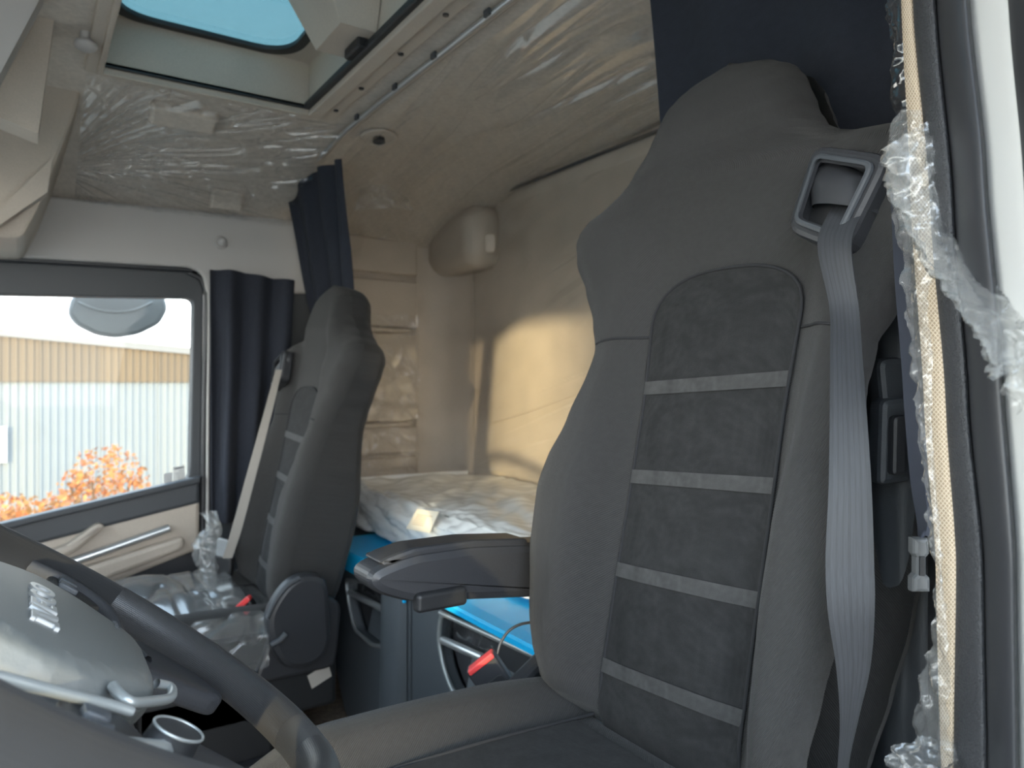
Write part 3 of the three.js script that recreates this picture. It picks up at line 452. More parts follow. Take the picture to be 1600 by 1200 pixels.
  const cu = part(s, 'cushion', join([cush, front]), M.twill, 'dark grey woven fabric cushion');
  part(cu, 'cushion_panel', grid((u, v) => { const z = lerp(0.03, CL - 0.10, v), x = (u * 2 - 1) * lerp(0.112, 0.118, v); return V(xc + x, H(h0) + ct(x, z) + 0.004, z0 - z); }, 20, 30, 0.22, 0.4), M.suede, 'dark suede centre of the cushion');
  part(cu, 'seam', tube([[-0.116, 0.0], [-0.117, 0.2], [-0.12, CL - 0.1], [0, CL - 0.085], [0.12, CL - 0.1], [0.117, 0.2], [0.116, 0.0]].map(([x, z]) => V(xc + x, H(h0) + ct(x, z) + 0.004, z0 - z)), 0.0025, 60, 6), M.seam);
  // hinge shield and pedestal
  part(s, 'side_shield', alongX(roundedPoly([[z0 - 0.10, h0 - 0.13], [z0 + 0.10, h0 - 0.13], [z0 + 0.115, h0 + 0.03], [z0 + 0.05, h0 + 0.06], [z0 - 0.05, h0 + 0.0]], 0.03), xc - 0.262, xc - 0.232, 0.008), M.darkPlastic);
  part(s, 'side_shield', alongX(roundedPoly([[z0 - 0.10, h0 - 0.13], [z0 + 0.10, h0 - 0.13], [z0 + 0.115, h0 + 0.03], [z0 + 0.05, h0 + 0.06], [z0 - 0.05, h0 + 0.0]], 0.03), xc + 0.232, xc + 0.262, 0.008), M.darkPlastic);
  part(s, 'seat_frame', hbox(xc - 0.22, xc + 0.22, h0 - 0.19, h0 - 0.11, z0 - 0.42, z0 + 0.06, 0.02), M.black);
  part(s, 'pedestal', hull([[-0.19, 0.04], [0.19, 0.04], [-0.19, -0.34], [0.19, -0.34]].flatMap(([x, z]) => [V(xc + x, 0.0, z0 + z), V(xc + x * 0.85, H(h0 - 0.17), z0 + z * 0.9)])), M.black);
  return { s, P, on, O, guide, gz, cx, cy };
}
const driver = makeSeat({ xc: 0.605, h0: -0.42, z0: 0.60, m: 1, label: 'dark grey driver seat with suede panel, stripes and inboard armrest' });
const passenger = makeSeat({ xc: 2.02, h0: -0.568, z0: 0.545, m: -1, cushion: 0.44, label: 'dark grey passenger seat with film over its cushion' });

// driver seat: armrest, steel bracket
{
  const poly = roundedPoly([[0.66, -0.232], [0.507, -0.218], [0.421, -0.218], [0.385, -0.225], [0.362, -0.232], [0.356, -0.246], [0.369, -0.262], [0.412, -0.280], [0.487, -0.290], [0.66, -0.312]], 0.014, 4);
  const a = part(driver.s, 'armrest', alongX(poly, 0.858, 0.925, 0.012), M.darkPlastic, 'black plastic armrest');
  part(a, 'armrest_pad', alongX(roundedPoly([[0.60, -0.220], [0.507, -0.2115], [0.421, -0.2115], [0.385, -0.219], [0.372, -0.225], [0.40, -0.236], [0.60, -0.240]], 0.006), 0.864, 0.919, 0.005), M.darkPlastic);
  part(a, 'adjuster', hbox(0.848, 0.868, -0.293, -0.268, 0.418, 0.492, 0.006, 3), M.black);
  part(driver.s, 'bracket', hull([onX(812, 1116, 0.86), onX(838, 1116, 0.86), onX(842, 1040, 0.86), onX(830, 1055, 0.86)].flatMap((p) => [p, p.clone().add(V(0.012, 0, 0))])), M.satin, 'grey steel bracket');
}
// driver seat belt hanging from the shoulder guide, twisted near its foot
{
  const rows = [[338, 1290, 1334, .775, .765], [365, 1291, 1336, .762, .752], [450, 1295, 1340, .715, .705], [560, 1297, 1348, .668, .655], [650, 1297, 1355, .640, .622], [760, 1295, 1362, .618, .602], [880, 1290, 1366, .608, .592], [950, 1293, 1367, .604, .588], [1040, 1306, 1360, .606, .596], [1120, 1312, 1342, .612, .606], [1190, 1309, 1327, .622, .618], [1260, 1302, 1322, .632, .630]];
  const g = driver, low = rows.slice(3), topL = [g.P(-0.158, 0.606, g.gz + 0.006), g.P(-0.161, 0.590, g.gz + 0.018), g.P(-0.163, 0.560, g.gz + 0.030), atT(1296, 480, 0.70)], topR = [g.P(-0.192, 0.598, g.gz + 0.006), g.P(-0.197, 0.582, g.gz + 0.018), g.P(-0.201, 0.552, g.gz + 0.032), atT(1342, 480, 0.685)];
  solo('seat_belt', 'dark grey webbing belt hanging from the driver seat shoulder', 'seat belt', ribbon([...topL, ...low.map(([v, a, , t]) => atT(a, v, t))], [...topR, ...low.map(([v, , b, , t]) => atT(b, v, t))], 140, 0.0014), M.belt);
}
// driver belt buckle on its stalk
{
  const t = 1.045, b = thing('belt_buckle', 'black belt buckle with red button beside the driver seat', 'buckle', atT(785, 1110, t));
  part(b, 'body', facing([[727, 1052], [769, 1019], [812, 1082], [770, 1112]], t, 0.026, 0.004, 0.006), M.darkPlastic);
  part(b, 'button', facing([[730, 1050], [768, 1020], [773, 1028], [735, 1058]], t - 0.004, 0.02, 0.002, 0.003), M.red, 'red release button');
  part(b, 'emblem_plate', facing([[757, 1072], [783, 1052], [795, 1070], [768, 1090]], t - 0.002, 0.004, 0.001, 0.006), M.black);
  part(b, 'stalk', tube([atT(792, 1098, t + 0.014), atT(815, 1130, t + 0.02), atT(830, 1170, t + 0.03)], 0.012, 16, 8), M.black);
}
solo('cable', 'thin dark cable looping from the driver seat to the buckle', 'cable', tube([atT(832, 972, 1.08), atT(812, 976, 1.075), atT(795, 986, 1.07), atT(783, 1003, 1.065), atT(777, 1022, 1.06)], 0.0022, 30, 8), M.rubber);

// passenger side: belt, buckle, side shield, labels, film
{
  const rows = [[578, 431, 441, 2.13], [650, 411, 424, 2.08], [740, 386, 401, 2.04], [830, 361, 377, 2.02], [872, 348, 363, 2.02]];
  const b = thing('seat_belt', 'pale webbing belt hanging across the passenger seat side', 'seat belt', atT(350, 900, 2.08));
  part(b, 'webbing', ribbon(rows.map(([v, a, , t]) => atT(a, v, t)), rows.map(([v, , c, t]) => atT(c, v, t)), 40, 0.002), M.beltTan);
  part(b, 'tongue', facing([[340, 840], [362, 846], [357, 872], [336, 868]], 2.06, 0.012, 0.002, 0.008), M.silver, 'steel belt tongue');
  part(b, 'anchor', facing([[333, 866], [362, 872], [360, 905], [336, 905]], 2.06, 0.03, 0.006, 0.012), M.black);
}
{
  const t = 1.80, b = thing('belt_buckle', 'black belt buckle with red button beside the passenger seat', 'buckle', atT(388, 1010, t));
  part(b, 'body', facing([[366, 952], [388, 934], [414, 985], [400, 1010], [372, 1008]], t, 0.03, 0.005, 0.012), M.black);
  part(b, 'button', facing([[365, 950], [386, 931], [391, 938], [371, 957]], t - 0.006, 0.022, 0.003, 0.008), M.red, 'red release button');
}
{
  const X = 1.725, px = [[416, 968], [432, 934], [456, 906], [482, 897], [514, 903], [520, 1010], [496, 1042], [450, 1050], [424, 1015]];
  const sh = part(passenger.s, 'recliner_cover', alongX(roundedPoly(px.map(([u, v]) => { const p = onX(u, v, X); return [p.z, p.y - EYE]; }), 0.04), X, X + 0.05, 0.014), M.darkPlastic, 'rounded black recliner cover');
  part(sh, 'edge_sheen', tube([onX(417, 966, X - 0.002), onX(431, 938, X - 0.002), onX(448, 916, X - 0.002), onX(468, 903, X - 0.002)], 0.007, 20, 8), M.charcoal, 'paler tube painted as the edge sheen');  // paler tube stands in for the highlight along the rounded cover
  part(sh, 'lever', tube([onX(424, 1008, X - 0.006), onX(438, 1000, X - 0.012), onX(447, 990, X - 0.012)], 0.008, 14, 8), M.charcoal);
  const lb = [[480, 1056], [512, 1034], [518, 1056], [487, 1076]].map(([u, v]) => onX(u, v, 1.778));
  part(passenger.s, 'warning_label', shell((s, t) => lb[0].clone().lerp(lb[1], s).lerp(lb[3].clone().lerp(lb[2], s), t), 1, 1, 0.002), M.paper, 'small pale label on the seat base');
  part(passenger.s, 'base_cover', join([hbox(1.78, 1.82, -0.915, -0.70, 0.20, 0.50, 0.015), hbox(1.78, 1.82, -0.80, -0.66, 0.20, 0.655, 0.015)]), M.black);
  part(passenger.s, 'slide_rail', hbox(1.74, 1.775, -0.91, -0.875, 0.18, 0.52, 0.006), M.darkPlastic);
  part(passenger.s, 'rail_end', rbox(1.735, 1.775, H(-0.905), H(-0.88), 0.515, 0.53, 0.005), M.silver);
}
{ // protective film on the passenger cushion, gathered into a twist at the belt anchor
  const X0 = 1.745, X1 = 2.26, Z1 = 0.475, Z0 = 0.075, h = -0.56;
  const wrap = (s, t) => { const z = lerp(Z0, Z1, t); const L = [[0, X0 - 0.012, -0.095], [0.22, X0 - 0.010, -0.02], [0.28, X0 + 0.02, 0.024], [0.5, X0 + 0.13, 0.016], [0.8, X1 - 0.05, 0.040], [1, X1, -0.06]]; let i = 1; while (i < 5 && s > L[i][0]) i++; const [a, xa, ya] = L[i - 1], [b, xb, yb] = L[i], k = (s - a) / (b - a); return V(lerp(xa, xb, k), H(h + lerp(ya, yb, k) - 0.035 * sstep(0.2, 0, t)), z); };
  const f = thing('cushion_film', 'clear crinkled protective film over the passenger cushion', 'plastic film', V(2.0, H(h - 0.1), 0.3));
  part(f, 'cover_sheet', film(wrap, 90, 80, 0.6, 0.4, (s, t) => 0.006 * ridge(noise(s * 4, t * 3.2, 2)) + 0.006 * crease(noise(s * 6, t * 5, 5)) - 0.004), M.filmMilky);
  const axis = new THREE.CatmullRomCurve3([atT(330, 925, 2.02), atT(330, 905, 2.05), atT(326, 880, 2.07), atT(324, 845, 2.09), atT(334, 820, 2.10), atT(326, 800, 2.12)]);
  part(f, 'twisted_end', grid((s, t) => { const c = axis.getPoint(t), a = s * 2 * Math.PI, r = (0.026 + 0.03 * sstep(0.25, 0, t) - 0.010 * Math.sin(t * 9)) * (1 + 0.5 * ridge(noise(Math.cos(a) * 1.6, Math.sin(a) * 1.6 + t * 4, t * 9))) * 0.8; return c.add(V(0, 0, 0).addScaledVector(R, Math.cos(a) * r).addScaledVector(F, Math.sin(a) * r)); }, 40, 50), M.filmMilky, 'twisted whitish film');
}
// ------------------------------------------------------------------ curtains
function curtain(name, label, top, bottom, folds, depth, n = 90, group) {          // between a top and a bottom polyline
  const a = new THREE.CatmullRomCurve3(top), b = new THREE.CatmullRomCurve3(bottom);
  const fn = (s, t) => { const p = a.getPoint(s).lerp(b.getPoint(s), t), tan = a.getTangent(s), nn = V(tan.z, 0, -tan.x).normalize(); const w = Math.sin(s * folds * Math.PI * 2 + 0.8 * noise(s * 5, t * 1.5)) + 0.5 * noise(s * folds * 1.3, t * 2.2, 4); return p.addScaledVector(nn, depth * w * lerp(0.6, 1, t)); };
  return solo(name, label, 'curtain', shell(fn, n, 30, 0.003, 0.6, 1.2), M.curtain, null, group);
}
curtain('divider_curtain', 'dark gathered divider curtain hanging behind the passenger seat', [V(2.02, H(0.640), 0.755), V(2.12, H(0.645), 0.75), V(2.22, H(0.640), 0.72), V(2.32, H(0.615), 0.685)], [V(2.20, H(-0.10), 0.90), V(2.27, H(-0.10), 0.895), V(2.34, H(-0.10), 0.88), V(2.40, H(-0.10), 0.86)], 3, 0.02);
curtain('window_curtain', 'dark gathered side curtain beside the passenger window', [V(XF - 0.06, H(0.345), 0.47), V(XF - 0.075, H(0.345), 0.55), V(XF - 0.06, H(0.335), 0.64), V(XF - 0.075, H(0.33), 0.72)], [V(XF - 0.055, H(-0.42), 0.475), V(XF - 0.07, H(-0.42), 0.53), V(XF - 0.055, H(-0.42), 0.60), V(XF - 0.07, H(-0.42), 0.68)], 3, 0.02);
curtain('divider_curtain', 'dark divider curtain hanging behind the driver seat headrest', [V(0.26, H(0.57), 0.87), V(0.42, H(0.62), 0.87), V(0.62, H(0.645), 0.87), V(0.90, H(0.65), 0.87)], [V(0.30, H(-0.26), 0.94), V(0.50, H(-0.26), 0.94), V(0.70, H(-0.26), 0.945), V(0.86, H(-0.26), 0.94)], 4, 0.016);

// ------------------------------------------------------------------ bunk: cabinets, blue film, mattress
{
  const Z = 0.745, top = -0.468, bot = -0.92;
  const cab = (name, label, x0, x1, recessPx, barPx) => {
    const c = thing(name, label, 'cabinet', V((x0 + x1) / 2, 0, Z + 0.1), 'cabinets under the bunk');
    const rp = recessPx.map(([u, v]) => { const p = onZ(u, v, Z); return [p.x, p.y - EYE]; });
    part(c, 'front_panel', alongZ(roundedPoly([[x0, bot + 0.02], [x1 - 0.10, bot], [x1, bot + 0.14], [x1, top], [x0, top]], 0.03), Z, Z + 0.03, 0.006, [roundedPoly(rp, 0.02)]), M.cabinet, 'dark grey cabinet front');
    part(c, 'carcass', join([hbox(x0, x0 + 0.015, bot, top - 0.01, Z + 0.03, ZR - 0.02, 0.002), hbox(x1 - 0.015, x1, bot, top - 0.01, Z + 0.03, ZR - 0.02, 0.002), hbox(x0, x1, bot, bot + 0.015, Z + 0.03, ZR - 0.02, 0.002), hbox(x0, x1, bot, top - 0.01, Z + 0.10, Z + 0.115, 0.002)]), M.cabinet);
    const cx = rp.reduce((a, p) => a + p[0], 0) / rp.length, cy = rp.reduce((a, p) => a + p[1], 0) / rp.length;
    part(c, 'pocket_trim', tube(roundedPoly(rp, 0.02).map(([x, h]) => V(x, H(h), Z - 0.001)).slice(0, -1), 0.0055, 90, 8, true), M.satin, 'silver pocket trim');
    const dr = part(c, 'drawer', alongZ(roundedPoly(rp.map(([x, h]) => [lerp(cx, x, 0.96), lerp(cy, h, 0.96)]), 0.015), Z + 0.028, Z + 0.05, 0.004), M.darkPlastic);
    const [b0, b1] = barPx.map(([u, v]) => onZ(u, v, Z + 0.004));
    part(dr, 'handle', tube([b0, b0.clone().lerp(b1, 0.5).add(V(0, 0.002, -0.004)), b1], 0.009, 20, 8), M.silver, 'silver drawer handle');
    part(dr, 'film_patch', crumple((s, t) => { const a = b0.clone().lerp(b1, s); return a.add(V(0, lerp(0.015, 0.075, t), 0.006)); }, 30, 20, 0.004, 26), M.film, 'clear film patch');
    part(dr, 'lower_ledge', (() => { const lo = Math.min(...rp.map((p) => p[1])); return hull([V(cx - 0.08, H(lo + 0.02), Z + 0.006), V(cx + 0.06, H(lo + 0.02), Z + 0.006), V(cx - 0.09, H(lo + 0.10), Z + 0.03), V(cx + 0.07, H(lo + 0.10), Z + 0.03), V(cx - 0.08, H(lo + 0.02), Z + 0.04), V(cx + 0.06, H(lo + 0.02), Z + 0.04)]); })(), M.cabinet);
    return c;
  };
  cab('bunk_cabinet', 'dark grey bunk cabinet beside the passenger seat', 1.56, 2.065, [[541, 906], [546, 945], [555, 984], [582, 1008], [612, 1012], [632, 985], [632, 930], [600, 912]], [[547, 925], [610, 957]]);
  cab('bunk_cabinet', 'dark grey bunk cabinet beside the driver seat', 0.62, 1.545, [[690, 958], [686, 1000], [694, 1042], [708, 1080], [752, 1112], [800, 1118], [850, 1060], [860, 1035]], [[692, 1000], [768, 1034]]);
  solo('bunk_column', 'bulging dark column between the two bunk cabinets', 'cabinet', grid((s, t) => { const a = lerp(-1, 1, s); return V(1.625 + a * 0.062, H(lerp(top, bot, t)), 0.742 - 0.035 * Math.sqrt(Math.max(0, 1 - a * a)) * lerp(0.7, 1, t)); }, 16, 8, 0.14, 0.45), M.cabinet);
  const ledge = solo('bunk_ledge', 'dark ledge board under the mattress', 'bunk', hbox(0.24, 2.40, top, -0.462, Z - 0.004, ZR - 0.01, 0.003), M.charcoal);
  const strip = (x0, x1, lip, label) => { const f = thing('blue_film', label, 'plastic film', V((x0 + x1) / 2, H(-0.47), Z), 'blue protective film on the bunk ledge');
    const prof = [[Z - 0.012, -0.458 - lip], [Z - 0.012, -0.458], [Z - 0.008, -0.453], [Z + 0.02, -0.451], [0.90, -0.452], [0.90, -0.4575], [Z + 0.0, -0.458], [Z - 0.006, -0.462], [Z - 0.006, -0.458 - lip]];
    part(f, 'sheet', alongX(prof, x0, x1), M.blue, 'glossy blue film'); return f; };
  const f1 = strip(1.56, 2.09, 0.048, 'blue glossy film strip on the ledge behind the passenger seat');
  part(f1, 'torn_end', crumple((s, t) => onZ(lerp(510, 524, s), lerp(880, 918, t), Z - 0.016).add(V(0, 0, -0.01 * Math.sin(s * 3))), 14, 24, 0.004, 40), M.deepBlue, 'torn darker blue end');
  strip(0.62, 1.545, 0.010, 'blue glossy film strip on the ledge beside the driver seat');
}
{ // mattress in its film
  const X0 = 0.28, X1 = 2.38, Z0 = 0.86, Z1 = ZR - 0.03, b = -0.450, tp = -0.322;
  const m = thing('mattress', 'bunk mattress wrapped in crinkled whitish film', 'mattress', V(1.3, H(b), 1.1));
  part(m, 'core', rbox(X0 + 0.015, X1 - 0.015, H(b), H(tp - 0.012), Z0 + 0.015, Z1, 0.04, 4), std({ color: C(0.72, 0.76, 0.78), roughness: 0.8 }));
  const sect = (s) => { const L = [[0, Z0 + 0.03, b], [0.12, Z0 + 0.002, b + 0.012], [0.35, Z0 - 0.002, tp - 0.035], [0.45, Z0 + 0.022, tp - 0.004], [0.55, Z0 + 0.06, tp + 0.004], [0.8, Z0 + 0.3, tp + 0.004], [1, Z1, tp]]; let i = 1; while (i < 6 && s > L[i][0]) i++; const [a, za, ya] = L[i - 1], [c, zc, yc] = L[i], k = (s - a) / (c - a); return [lerp(za, zc, k), lerp(ya, yc, k)]; };
  const wrap = (s, t) => { const x = lerp(X1, X0, t), [z, y] = sect(s); const e = sstep(0.03, 0, t); return V(x - 0.03 * e * 0, H(y - 0.05 * e * sstep(0.3, 0.5, s)), z + 0.02 * e); };
  part(m, 'wrapping_film', film(wrap, 110, 240, 0.8, 2.1, (s, t) => { const x = t * 2.1, y = s * 0.75, q = x * 0.8 + y * 1.6; return 0.009 * ridge(noise(q * 4 + 2, (x - y * 0.8) * 1.6, 1)) + 0.007 * ridge(noise(q * 9, (x - y) * 3, 6)) + 0.004 * ridge(noise(x * 16, y * 16, 3)) - 0.010; }), M.filmWhite, 'crinkled whitish film');
  const end = grid((s, t) => { const [z, y] = sect(s); return V(X1 + 0.004 + 0.014 * noise(s * 8, t * 6), H(lerp(b, y, t)), lerp((Z0 + Z1) / 2, z, 0.98)); }, 40, 10); part(m, 'end_fold', end, M.filmWhite);
  const q = [[634, 826], [645, 796], [679, 800], [671, 833]].map(([u, v]) => onZ(u, v, Z0 - 0.016).add(V(0, 0, 0)));
  const labelTex = (() => { const cv = document.createElement('canvas'); cv.width = 128; cv.height = 128; const c = cv.getContext('2d'); c.fillStyle = '#f3e6cf'; c.fillRect(0, 0, 128, 128); c.fillStyle = '#d9c4a4'; for (let k = 0; k < 6; k++) c.fillRect(18, 30 + k * 12, 90 - (k * 29) % 30, 6); const t = new THREE.CanvasTexture(cv); t.colorSpace = THREE.SRGBColorSpace; return t; })();
  const lab = thing('paper_label', 'small cream paper label stuck to the mattress film', 'label', q[0].clone(), undefined);
  part(lab, 'sheet', shell((s, t) => q[0].clone().lerp(q[1], t).lerp(q[3].clone().lerp(q[2], t), s).add(V(0, 0, 0.02 * t * 0.6)), 6, 6, 0.0012), std({ map: labelTex, roughness: 0.7 }));
}

// ------------------------------------------------------------------ ceiling film, lamps
{
  const cf = thing('ceiling_film', 'clear wrinkled protective film over the headliner beside the hatch', 'plastic film', V(2.15, H(0.55), 0.4));
  const a = (s, t) => { const x = lerp(1.925, 2.405, s), z = lerp(0.12, 0.74, t); return V(x, H(ceilH(x, z) - 0.009), z); };
  part(cf, 'sheet', film((s, t) => a(1 - s, t), 240, 300, 0.5, 0.62, (s, t) => { const f = noise(t * 1.1 + 3, s * 1.2) * 1.4, c = Math.atan2(s - 0.25 + f * 0.1, t + 0.08); return 0.004 * ridge(noise(c * 9, t * 1.2 + s, 2)) + 0.010 * crease(noise(c * 12, t * 1.6 + s, 7)) + 0.004 * crease(noise(s * 6 + t * 4, t * 6 - s * 3, 4)) - 0.014; }), M.film);
  const rf = thing('sleeper_film', 'clear wrinkled protective film over the sleeper ceiling', 'plastic film', V(1.4, H(0.6), 1.1));
  const b = (s, t) => { const x = lerp(0.94, 2.52, s), z = lerp(0.775, ZR - 0.03, t); return V(x, H(ceilH(x, z) - 0.012), z); };
  part(rf, 'sheet', film((s, t) => b(1 - s, t), 300, 260, 1.6, 0.65, (s, t) => { s = s * 0.71; const w = t + 0.16 * noise(s * 2.2, t * 1.2, 9) + 0.1 * s; return 0.007 * ridge(noise(w * 6, s * 2.0, 2)) + 0.018 * crease(noise(w * 5, s * 1.6, 7)) + 0.004 * crease(noise(w * 13, s * 4, 4)) - 0.024; }), M.film);
  const loose = (s, t) => { const p = onX(lerp(556, 650, s * (0.35 + 0.65 * t)) + 10 * (1 - t), lerp(232, 330, t), 2.33); return p.add(V(-0.05 * Math.sin(s * 3.1), 0, 0)); };
  part(rf, 'loose_fold', crumple(loose, 70, 80, 0.012, 13), M.filmMilky, 'hanging fold of clear film');
  const wf = thing('wall_film', 'clear wrinkled film over the sleeper side wall panels', 'plastic film', V(XS, H(-0.3), 1.0));
  part(wf, 'sheet', film((s, t) => V(XS - 0.030, H(lerp(-0.42, 0.26, t)), lerp(0.82, 1.26, s)), 180, 260, 0.44, 0.7, (s, t) => { const c = Math.atan2(s - 0.5, t % 0.25 - 0.12); return 0.006 * ridge(noise(c * 4 + t * 3, s * 3, 3)) + 0.008 * crease(noise(s * 5 + t * 3, t * 6, 8)) + 0.005 * crease(noise(s * 12 + t * 9, t * 9, 5)) - 0.012; }), M.film);
  const bf = thing('rear_film', 'clear film stretched over the sleeper rear wall', 'plastic film', V(1.4, H(-0.3), ZR));
  part(bf, 'sheet', film((s, t) => V(lerp(0.4, 2.36, s), H(lerp(-0.31, 0.62, t)), ZR - 0.018), 320, 180, 1.9, 0.9, (s, t) => 0.004 * ridge(noise(s * 5 + t * 6, t * 3 - s * 2, 3)) + 0.006 * crease(noise(s * 5 + t * 7, t * 3, 8)) - 0.008), M.film);
}
{ const p = [[252, 183], [355, 200], [348, 222], [246, 210]].map(([u, v]) => onH(u, v, 0.655));
  const l = thing('roof_lamp', 'rectangular lamp lens under the film beside the hatch', 'lamp', V(p[0].x, H(0.64), p[0].z));
  const cx = (p[0].x + p[2].x) / 2, z0 = 0.265, z1 = 0.425;
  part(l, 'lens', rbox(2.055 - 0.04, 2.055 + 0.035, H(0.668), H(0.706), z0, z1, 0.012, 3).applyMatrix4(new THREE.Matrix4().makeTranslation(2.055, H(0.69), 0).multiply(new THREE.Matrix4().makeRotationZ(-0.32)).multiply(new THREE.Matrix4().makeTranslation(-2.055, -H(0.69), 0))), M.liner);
}
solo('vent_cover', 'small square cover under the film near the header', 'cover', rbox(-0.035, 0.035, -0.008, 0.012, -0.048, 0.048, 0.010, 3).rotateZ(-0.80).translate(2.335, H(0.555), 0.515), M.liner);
{ const l = thing('ceiling_speaker', 'round ceiling fitting with dark centre above the bunk', 'speaker', onH(592, 215, 0.69));
  const p = onH(592, 215, 0.708), tilt = (g) => g.rotateZ(-0.12).translate(p.x, p.y, p.z);
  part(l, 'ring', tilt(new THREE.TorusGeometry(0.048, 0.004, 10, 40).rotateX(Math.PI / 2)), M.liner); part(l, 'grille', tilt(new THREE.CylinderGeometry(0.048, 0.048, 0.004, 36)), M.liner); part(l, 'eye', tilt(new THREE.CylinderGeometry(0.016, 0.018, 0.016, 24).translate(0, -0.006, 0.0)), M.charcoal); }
{ const p = onH(134, 66, 0.70), l = thing('roof_hook', 'round pale hook with film beside the front of the hatch', 'hook', p.clone());
  part(l, 'cap', new THREE.SphereGeometry(0.022, 24, 16).scale(1, 0.6, 1).translate(p.x, p.y - 0.006, p.z), M.greyTrim); part(l, 'stem', new THREE.CylinderGeometry(0.010, 0.012, 0.03, 16).translate(p.x, p.y + 0.01, p.z), M.greyTrim); }

// ------------------------------------------------------------------ steering wheel
{
  const th = THREE.MathUtils.degToRad(36), Cc = V(0.622, H(-0.18), 0.023), AX = V(1, 0, 0), AY = V(0, -Math.sin(th), Math.cos(th)), N = V(0, Math.cos(th), Math.sin(th));
  const W = (a, b, n = 0) => Cc.clone().addScaledVector(AX, a).addScaledVector(AY, b).addScaledVector(N, n);
  const place = (g) => basis(g, Cc, AX, AY.clone().negate(), N);                   // plane coordinates: (a, -b), height n
  const w = thing('steering_wheel', 'black leather steering wheel with grey hub and raised letters', 'steering wheel', Cc.clone());
  const RW = 0.217;
  const ringPart = (r0, a0, a1, nn, rad, sq) => grid((s, t) => { const A = lerp(a0, a1, s), B = t * 2 * Math.PI, rr = RW + rad * Math.cos(B) * 0.92, nn2 = rad * Math.sin(B) * sq; return W(Math.cos(A) * rr, Math.sin(A) * rr, nn2); }, nn, 28, (a1 - a0) * RW * 60, 9);
  const rim = part(w, 'rim', ringPart(0, 0, 2 * Math.PI, 200, 0.0157, 1.12), M.leather, 'smooth black leather rim');
  part(rim, 'grip', ringPart(0, 0.30, 1.46, 80, 0.0160, 1.12), M.perf, 'perforated leather grip');
  part(rim, 'grip', ringPart(0, Math.PI - 1.46, Math.PI - 0.95, 40, 0.0160, 1.12), M.perf, 'perforated leather grip');
  part(rim, 'rim_seam', tube(Array.from({ length: 50 }, (_, k) => { const A = -0.4 + k / 49 * 2.1; return W(Math.cos(A) * (RW + 0.0132), Math.sin(A) * (RW + 0.0132), 0.0072); }), 0.0011, 120, 6), M.rubber);
  const sh = (poly, depth, bevel, n0, r = 0.012) => place(toCreasedNormals(extrude(roundedPoly(poly.map(([a, b]) => [a, -b]), r, 8), depth, bevel, [], 6, 5), 0.7)).translate(N.x * n0, N.y * n0, N.z * n0);
  const hub = part(w, 'hub_cover', sh([[-0.075, -0.085], [-0.104, -0.03], [-0.098, 0.012], [-0.056, 0.072], [0.062, 0.074], [0.118, 0.012], [0.128, -0.03], [0.088, -0.085]], 0.044, 0.020, -0.034, 0.03), M.hub, 'grey soft hub cover');
  part(w, 'hub_base', sh([[-0.10, -0.08], [-0.14, 0.0], [-0.07, 0.09], [0.07, 0.09], [0.14, 0.0], [0.10, -0.08]], 0.05, 0.01, -0.085, 0.03), M.darkPlastic);
  const font = await new FontLoader().loadAsync('fonts/droid/droid_sans_bold.typeface.json');
  const text = new TextGeometry('IVECO', { font, size: 0.019, depth: 0.002, curveSegments: 4, bevelEnabled: true, bevelThickness: 0.0006, bevelSize: 0.0004, bevelSegments: 1 }); text.computeBoundingBox(); text.translate(-text.boundingBox.max.x / 2, 0.0, 0).scale(1.4, 1, 1).translate(0.008, 0.012, 0);
  part(hub, 'lettering', place(text).translate(N.x * 0.010, N.y * 0.010, N.z * 0.010), M.silver, 'raised IVECO letters');
  for (const s of [-1, 1]) {
    const bag = new TextGeometry(s > 0 ? 'AIRBAG' : 'SRS', { font, size: 0.0045, depth: 0.0004, curveSegments: 2 });
    if (s > 0) part(hub, 'embossed_mark', place(bag.translate(0.05, -0.045, 0)).translate(N.x * 0.0102, N.y * 0.0102, N.z * 0.0102), M.charcoal);
    part(w, 'spoke', sh([[s * 0.10, -0.022], [s * 0.205, -0.012], [s * 0.205, 0.035], [s * 0.15, 0.06], [s * 0.09, 0.06]], 0.026, 0.008, -0.036, 0.01), M.darkPlastic);
    part(w, 'spoke_trim', tube([W(s * 0.198, -0.02, -0.002), W(s * 0.185, 0.018, 0.0), W(s * 0.155, 0.052, -0.002), W(s * 0.115, 0.068, -0.010), W(s * 0.085, 0.088, -0.012)], 0.0075, 40, 10), s < 0 ? M.satin : M.darkPlastic, s < 0 ? 'satin silver spoke trim' : 'dark spoke trim');
    part(w, 'switch_pad', sh([[s * 0.135, -0.008], [s * 0.188, -0.004], [s * 0.184, 0.026], [s * 0.150, 0.046], [s * 0.125, 0.03]], 0.014, 0.004, -0.012, 0.008), M.black);
    for (const k of [0, 1]) part(w, 'switch', sh([[s * (0.148 + k * 0.02), 0.002 + k * 0.002], [s * (0.162 + k * 0.018), 0.003], [s * (0.160 + k * 0.016), 0.018], [s * (0.146 + k * 0.018), 0.02]], 0.006, 0.002, 0.0005, 0.003), M.charcoal);
    if (s < 0) {
      const pose = (g) => place(g.scale(1.1, 0.72, 1).rotateZ(-0.75).translate(-0.128, -0.066, -0.002));
      const pm = part(w, 'button_pod', pose(new THREE.CylinderGeometry(0.020, 0.022, 0.018, 36).rotateX(Math.PI / 2)), M.black, 'oval button pod');
      part(pm, 'pod_ring', pose(new THREE.TorusGeometry(0.020, 0.0011, 8, 40).translate(0, 0, 0.009)), M.satin);
    }
    part(w, 'lower_spoke', sh([[s * 0.06, 0.078], [s * 0.10, 0.07], [s * 0.165, 0.088], [s * 0.135, 0.15], [s * 0.10, 0.175], [s * 0.085, 0.165]], 0.02, 0.006, -0.03, 0.015), M.darkPlastic);
  }
